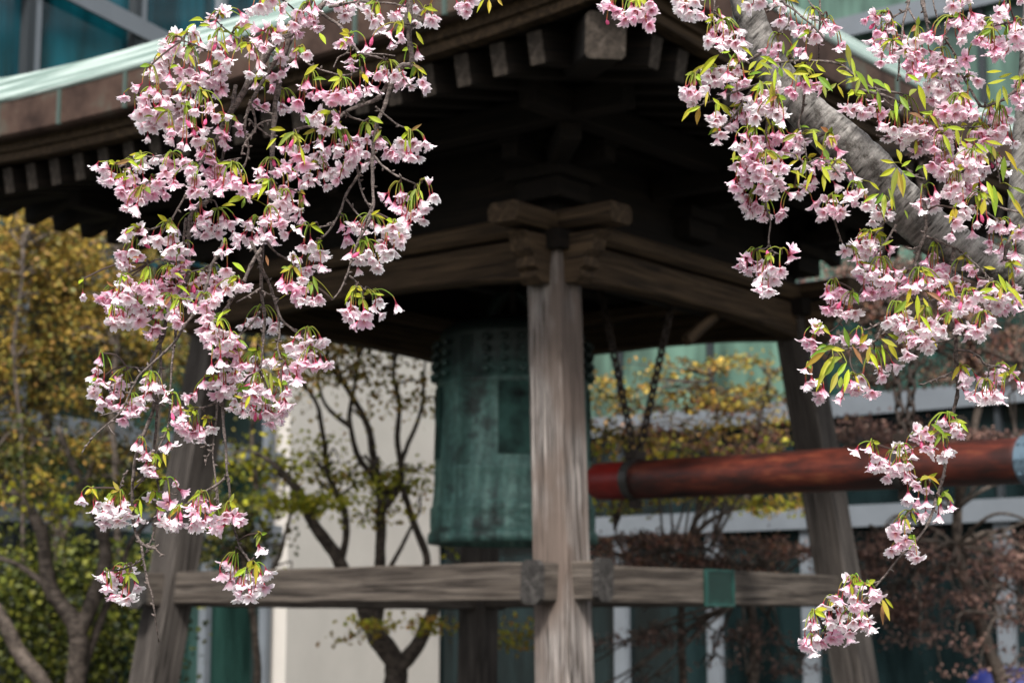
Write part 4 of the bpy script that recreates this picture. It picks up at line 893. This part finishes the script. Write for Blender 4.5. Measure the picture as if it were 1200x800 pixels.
TR = [
 ([(840,-30),(838,0),(836,18)], 2.5, 1.6, 3.2), ([(735,-40),(738,-18),(742,-2)], 3, 2, 3.1), ([(812,-30),(806,-12),(803,-2)], 3, 2, 3.1),
 ([(935,-25),(918,2),(906,10),(898,14)], 3.4, 3, 3.2), ([(905,-25),(918,2),(930,11),(945,24),(960,38),(966,46)], 3.4, 1.8, 3.12), ([(926,15),(922,30),(912,38)], 2.4, 1.6, 3.14), ([(961,-30),(960,20),(960,68)], 3, 1.8, 3.16), ([(950,22),(962,25)], 2, 1.5, 3.12), ([(940,-20),(950,5),(965,18)], 2.4, 1.5, 3.14),
 ([(893,62),(875,72),(850,77),(832,80),(818,86)], 3.6, 1.6, 3.14), ([(880,85),(900,75),(925,72),(955,72),(985,76),(1015,100),(1045,108),(1065,112)], 3.4, 3, 3.12), ([(912,110),(895,98),(870,105),(845,115),(825,122),(815,126)], 3.4, 1.6, 3.12),
 ([(918,120),(905,128),(893,142),(880,150)], 3.2, 1.6, 3.14), ([(880,105),(868,125),(857,140),(845,150),(833,160)], 3, 2, 3.13), ([(943,105),(941,125),(936,145),(942,165),(946,185)], 3.4, 1.8, 3.15),
 ([(900,130),(897,160),(893,190),(897,225),(898,245),(902,262),(901,287)], 3, 2.2, 3.13), ([(901,288),(896,292),(888,291)], 2, 1.5, 3.13), ([(902,288),(906,294),(914,297)], 2, 1.6, 3.13),
 ([(930,180),(945,190),(960,185),(975,195),(985,208)], 2.8, 1.6, 3.13), ([(975,235),(978,257),(984,275),(991,293)], 3, 1.6, 3.18), ([(1000,205),(1000,222),(990,226)], 2.4, 1.4, 3.15),
 ([(1083,-30),(1082,0),(1085,20),(1088,42)], 6, 3.5, 3.2), ([(1070,-30),(1066,0),(1060,20),(1056,48),(1054,70),(1052,95)], 3.6, 2, 3.16), ([(1062,12),(1050,18),(1044,26)], 2.6, 1.6, 3.16), ([(1065,10),(1070,20),(1075,28)], 2.4, 1.6, 3.16),
 ([(1090,-20),(1096,12),(1102,36)], 2.2, 1.4, 3.14), ([(1135,-25),(1124,8),(1110,36),(1106,46),(1100,68)], 3.4, 1.8, 3.10), ([(1106,44),(1118,62),(1124,80),(1134,100),(1145,118),(1152,125),(1166,121),(1180,114),(1196,98),(1215,80)], 2.6, 4, 3.14),
 ([(1215,20),(1195,24),(1180,27),(1165,30)], 4, 2, 3.10), ([(1010,105),(1030,110),(1050,118),(1070,130),(1090,140),(1110,148),(1130,150),(1150,148)], 3.6, 2, 3.12), ([(1025,102),(1040,120),(1055,128)], 2.6, 1.6, 3.12),
 ([(1027,158),(1040,162),(1050,165)], 2.2, 1.2, 3.14), ([(1060,182),(1085,182),(1110,190),(1130,192),(1150,196)], 4, 2, 3.13), ([(1150,180),(1168,195),(1172,215)], 2.8, 1.6, 3.12), ([(1155,225),(1160,237),(1180,245),(1205,252)], 2, 3.4, 3.10), ([(1153,248),(1165,256),(1173,262)], 2.6, 1.6, 3.10),
 ([(1062,196),(1072,205),(1083,210)], 2.4, 1.8, 3.10), ([(1080,215),(1084,245),(1085,270),(1078,290),(1073,310),(1068,328),(1058,343),(1047,354),(1040,366),(1033,382),(1027,398)], 4.4, 3.2, 3.12), ([(1086,278),(1100,283),(1120,291),(1135,302),(1148,315),(1158,325),(1165,332)], 3.6, 2, 3.11),
 ([(1040,258),(1034,262),(1026,275),(1018,290)], 3, 1.6, 3.16), ([(1050,262),(1042,278),(1032,292),(1020,308)], 3.2, 1.8, 3.18), ([(1012,335),(1004,348),(995,365),(980,382),(966,393)], 2.6, 1.6, 3.22), ([(1062,290),(1070,292),(1078,288)], 2, 1.5, 3.12), ([(1145,325),(1160,328),(1175,335)], 2, 1.4, 3.11),
 ([(1118,290),(1117,330),(1117,365),(1120,395),(1120,430),(1122,458),(1115,490),(1109,520),(1106,550),(1098,582),(1088,612),(1070,637),(1050,657),(1035,675),(1022,691),(1002,713),(978,734),(955,747)], 6, 1.8, 3.12),
 ([(1122,411),(1135,411),(1147,418),(1155,427),(1172,430),(1182,434)], 3.2, 2, 3.10), ([(1117,435),(1103,441),(1092,446),(1080,451)], 2.6, 1.6, 3.12), ([(1119,394),(1105,400),(1090,402)], 3, 1.8, 3.12), ([(1120,393),(1132,385),(1145,376),(1155,368),(1165,362)], 3, 2, 3.10), ([(1030,378),(1022,383),(1012,388)], 3, 2, 3.12), ([(1033,388),(1042,392),(1052,393)], 2.4, 1.6, 3.12), ([(1027,398),(1010,405),(990,408),(975,410)], 3, 2, 3.12), ([(1160,426),(1158,440),(1153,448)], 2.4, 1.6, 3.10),
 ([(1111,508),(1098,510),(1085,515),(1075,522),(1060,528)], 2.8, 1.6, 3.11), ([(1058,345),(1085,352),(1110,348),(1140,342),(1165,345),(1200,340)], 3, 2.6, 3.12), ([(1205,262),(1188,275),(1180,290),(1178,305)], 8, 4, 3.16), ([(1104,560),(1095,562),(1085,560)], 2, 1.3, 3.11), ([(1085,612),(1075,608),(1068,606)], 2, 1.3, 3.11), ([(1030,680),(1015,684),(1005,680)], 2, 1.3, 3.11),
]
FR = """715 10 723 15 733 25 743 22 750 20 758 22 766 12 728 18 740 12 762 3 795 0 798 12 808 15 822 18 815 3 803 8 877 8 890 5 845 22 842 30 835 40 830 50 840 52 850 38 860 40 868 38 855 50 870 50 862 52 847 46 919 10 918 22 928 28 933 38 943 40 955 43 965 35 970 30 975 38 952 20 982 58 943 65 868 68 895 60 905 62 910 72 802 105 808 110 815 98 818 112 830 90 840 95 845 98 850 90 865 100 872 100 868 115 895 108 910 108 905 120 925 105 935 100 945 105 955 100 965 105 890 118 885 125 875 130 860 132 892 125 910 135 823 104 812 118 835 82 856 92 930 110 950 108
840 142 845 140 845 158 855 150 862 145 870 135 877 135 890 130 900 128 905 132 912 135 917 145 862 170 870 175 880 180 885 162 895 162 905 160 910 165 915 160 875 185 865 195 868 200 890 198 880 195 895 200 902 187 910 198 918 195 920 175 935 172 938 162 930 160 915 215 917 220 935 228 945 220 955 212 942 195 960 190 975 165 980 175 985 180 963 190 975 200 980 205 985 195 872 160 878 168 888 172 900 172 882 188 872 205 888 208 898 210 858 215 862 220 868 228 873 238 872 245 878 250 885 240 890 220 895 215 900 222 895 255 912 255 917 250 905 228 893 257 957 240 968 232 965 250 975 250 982 252 988 248 995 235 970 244
870 305 877 305 875 318 890 310 893 315 905 315 915 318 927 303 893 325 907 328 888 332 900 335 890 340 903 343 898 320 1003 285 1010 290 1018 292 1015 300 1022 285 980 345 985 340 975 352 980 358 990 345 995 348 985 365 990 370 977 362
1023 15 1027 22 1020 33 1027 38 1030 45 1033 65 1045 35 1042 52 1048 60 1055 60 1043 70 1060 45 1072 50 1063 60 1068 65 1082 60 1092 45 1090 40 1070 80 1065 88 1075 88 1092 73 1098 75 1112 72 1115 78 1105 85 1125 48 1123 25 1130 30 1135 35 1145 20 1150 28 1165 25 1175 10 1178 18 1150 47 1155 55 1165 55 1170 45 1185 40 1190 45 1163 62 1175 65 1180 55 1190 55 1198 48 1125 3 1135 0 1135 87 1142 95 1125 92 1125 105 1115 95 1110 100 1100 105 1108 112 1118 112 1095 95 1098 118 1088 105 1120 125 1135 120 1130 130 1190 115 1198 105 1195 125 1195 0 1035 52 1028 55 1078 76 1062 74 1072 70 1120 100 1158 52 1172 60 1195 35 1190 30
998 130 1005 125 1035 135 1025 120 1035 150 1048 152 1055 158 1062 165 1070 155 1068 145 1078 150 1085 160 1085 172 1075 178 1100 155 1098 165 1113 165 1110 180 1100 185 1115 195 1120 205 1105 205 1097 133 1105 135 1120 135 1130 137 1150 150 1160 155 1168 145 1175 150 1180 165 1170 160 1155 165 1130 190 1125 180 1135 200 1150 200 1158 198 1170 195 1115 220 1110 225 1120 222 1132 225 1140 215 1128 240 1115 253 1130 250 1140 245 995 205 1003 210 1010 225 995 232 1015 242 1025 248 1038 250 1040 242 1075 240 1080 248 1083 235 1097 228 990 130 1010 134 1058 168 1066 160 1090 150 1142 158 1165 166 1176 140 1163 138 1095 175 1108 192 1092 195 1140 190 1148 182 1122 232 1134 210 1030 252
1003 288 1015 285 1025 295 1010 300 1045 292 1005 315 1015 312 1010 325 1020 322 1030 330 1040 325 1052 320 1060 328 1020 340 1035 342 1048 342 1022 345 1085 307 1100 312 1105 318 1095 325 1080 330 1075 335 1070 340 1090 335 1115 277 1135 312 1140 320 1115 345 1130 350 1135 345 1110 355 1125 360 1145 345 1155 350 1165 340 1175 350 1185 345 1170 360 1195 355 1140 275 1125 265 1120 262 1145 262 1160 260 1170 265 1178 270 1185 265 1190 280 1195 275 1160 293 1170 297 1175 305 1190 300 1195 310 1130 335 1100 345 1105 350 1028 318 1058 336 1042 333 1150 332 1182 352 1192 346 1120 340 1088 320
955 388 950 400 943 400 955 410 978 397 1003 397 1010 403 943 435 945 452 955 450 960 462 965 460 983 470 1000 450 1010 445 1005 457 1020 462 1033 440 1040 430 1050 430 1035 442 1040 378 1048 372 1060 370 1055 380 1060 393 1075 385 1085 378 1090 380 1095 390 1105 388 1100 372 1075 400 1082 405 1088 410 1065 417 1070 400 1115 357 1125 365 1135 355 1145 362 1160 360 1170 365 1180 360 1190 360 1125 383 1135 392 1145 390 1150 395 1140 385 1160 375 1163 380 1128 440 1130 450 1135 462 1140 468 1148 463 1160 455 1167 460 1172 463 1165 440 1187 438 1195 450 1173 468 1068 378 1078 392 1092 400 1052 386 1132 446 1165 465
1073 502 1080 510 1073 515 1052 525 1018 527 1025 535 1022 545 1035 540 1040 548 1045 555 1040 560 1055 545 1065 545 1070 535 1085 525 1090 530 1105 495 1118 505 1125 510 1110 530 1105 535 1030 548 1048 548 1062 560 1070 565 1065 582 1075 590 1085 595 1085 603 1080 605 1100 608 1075 570 1055 615 1062 618 1050 628 1052 640 1062 635 1072 640 1068 650 993 678 992 690 1010 685 1000 700 985 705 1005 710 1000 712 1028 700 965 718 972 725 955 730 950 725 955 745 943 758 950 760 960 755 965 752 980 740 990 735 1000 730 1010 735 1018 737 1022 738 985 745 992 722 984 722 1008 722 975 748 957 752 972 732 996 742"""
LR_ = """830 72 210 34 818 82 220 24 850 62 200 20 860 55 120 22 858 70 -60 22 875 57 -20 26 882 75 60 26 868 83 170 30 893 76 40 28 902 68 -10 28 885 86 10 28 908 88 -100 28 895 84 150 24 915 86 -75 26 905 105 -100 26 892 100 -80 22 855 100 35 26 805 132 225 30 818 136 -100 28 813 128 200 22 828 112 -110 22 850 128 -45 24 840 120 -50 22 925 60 60 22 918 57 90 18 930 55 45 20 950 65 80 24 945 75 20 24 962 82 -50 26 967 96 -45 28 985 70 170 24 994 62 -80 26 1000 76 -80 30 990 86 -30 30 1010 90 -40 28 1020 95 -70 24 975 102 -140 24 966 106 -80 24 985 106 -60 24 1005 100 -110 26 1030 96 -20 26 1040 102 -60 22 1070 105 60 24 1080 110 -70 28 1060 120 -60 24 1085 85 80 26 1030 115 -80 22 1050 126 -90 26 1045 135 -80 22 1075 135 -10 26 1095 140 -50 24 1085 133 -20 24 1070 92 150 26 1000 92 180 24 945 92 -60 24 938 84 160 26 925 86 -45 28 955 90 10 26 860 182 -100 18 890 185 -140 22 900 140 -60 18 925 160 40 26 918 185 -20 28 935 200 0 30 928 190 -160 26 942 194 -110 26 935 205 -90 22 955 160 -80 24 950 152 150 22 960 172 -60 30 968 182 -70 26 955 152 10 20 965 212 -90 30 968 203 -60 26 970 195 30 20 948 208 -120 24 1053 180 100 30 1040 190 175 28 1040 203 215 32 1055 212 -80 38 1048 208 -110 30 1065 206 -50 26 1058 215 -90 30 1073 173 80 22 1084 200 -80 24 1078 192 60 26 1062 192 30 22 1025 218 -40 20 1020 230 195 28 1030 234 -120 24 1036 236 -100 24 1045 228 -70 24 1045 238 -90 22 1022 240 200 22 1095 85 60 20 1165 85 -10 22 1178 90 5 20 1168 97 0 26 1158 108 -80 28 1178 108 -70 24 1170 112 -110 26 1160 30 30 22 1120 150 0 28 1130 143 50 22 1110 165 -60 26 1122 160 -80 30 1138 165 -20 26 1150 172 -30 28 1160 176 -60 28 1165 180 -80 28 1140 180 -100 26 1176 195 -95 34 1185 184 -40 34 1155 185 -70 26 1165 168 -20 26 1130 170 -60 22 1143 215 70 24 1160 220 -70 30 1165 230 -90 34 1152 245 -100 32 1146 238 -70 28 1172 232 -70 26 1195 222 -20 28 1192 238 -45 28 1185 228 -60 26 1198 200 -30 24 1040 285 20 22 1062 250 -60 16 1090 336 20 26 1085 330 -45 22 1065 345 -110 34 1055 362 235 34 1060 356 190 26 1075 356 -90 28 1085 356 -70 22 1097 345 -15 26 1115 335 -70 24 1120 328 60 22 1155 341 15 32 1160 347 10 24 1175 330 -60 28 1182 338 -80 28 1190 342 -40 28 1185 320 80 26 1160 315 -20 24 1172 345 -100 24 955 418 205 38 966 428 225 44 975 420 190 36 970 405 170 30 960 412 195 34 985 432 225 34 992 442 -110 34 985 450 -100 34 977 445 -120 30 992 396 110 32 1012 394 70 34 962 403 160 26 1018 415 -100 26 1024 420 -60 28 980 410 175 34 972 434 -115 36 1005 415 -60 26 1042 402 -30 30 1046 410 -60 30 1058 386 -80 24 1055 365 -110 26 1076 369 -80 26 1085 376 -50 24 1050 395 -20 26 1035 412 -80 26 1095 505 45 22 1100 500 -20 22 1125 494 -20 22 1130 500 -60 20 1118 492 20 20 1088 508 20 22 1085 557 40 22 1094 560 -20 22 1112 580 -40 20 1038 712 -70 28 1034 718 -90 24 1042 706 -50 22 1010 720 -100 20 998 690 -80 18 870 2 -95 20 866 12 -80 24 898 78 -40 28 878 92 -150 26 1025 70 150 0"""
lb = (-2.9, 1.6, 0)
cherry('cherry with long drooping blossom sprays hanging down on the left',
  [([(Vector((-2.9, 1.6, 0)), .15), (Vector((-2.8, 1.75, 1.0)), .13), (Vector((-2.5, 2.1, 2.2)), .11), (Vector((-1.7, 2.6, 3.2)), .07), (P(340, -150, 3.2), .035), (P(430, -165, 3.15), .02), (P(560, -130, 3.1), .008)], 'trunk'),
   ([(P(400, -155, 3.15), .02), (P(385, -90, 3.15), .012), (P(372, -30, 3.2), .0075), (P(362, 0, 3.2), .007)], 'hanging_bough'), ([(P(440, -165, 3.1), .016), (P(470, -90, 3.1), .008), (P(480, -30, 3.08), .006)], 'hanging_bough')],
  TL, pairs(FL), quads(LL_), 5, 1, lb)
rb = (2.15, 3.6, 0)
cherry('cherry with a thick smooth grey limb slanting through blossom on the right',
  [([(Vector((2.15, 3.6, 0)), .16), (Vector((2.1, 3.6, .9)), .14), (Vector((1.85, 3.5, 1.7)), .10), (P(1330, 372, 3.40), .052), (P(1250, 345, 3.36), .043), (P(1200, 326, 3.34), .040), (P(1150, 306, 3.33), .040), (P(1098, 276, 3.32), .043), (P(1052, 236, 3.31), .045), (P(1012, 192, 3.30), .045), (P(975, 158, 3.30), .042), (P(938, 124, 3.30), .037), (P(905, 78, 3.30), .032), (P(883, 30, 3.30), .029), (P(868, -15, 3.30), .027), (P(840, -100, 3.3), .024), (P(760, -200, 3.25), .015)], 'trunk'),
   ([(P(1230, 340, 3.42), .024), (P(1195, 270, 3.42), .020), (P(1197, 180, 3.42), .019), (P(1204, 90, 3.42), .018), (P(1212, -40, 3.42), .016)], 'side_limb')],
  TR, pairs(FR), quads(LR_), 9, 1, rb)
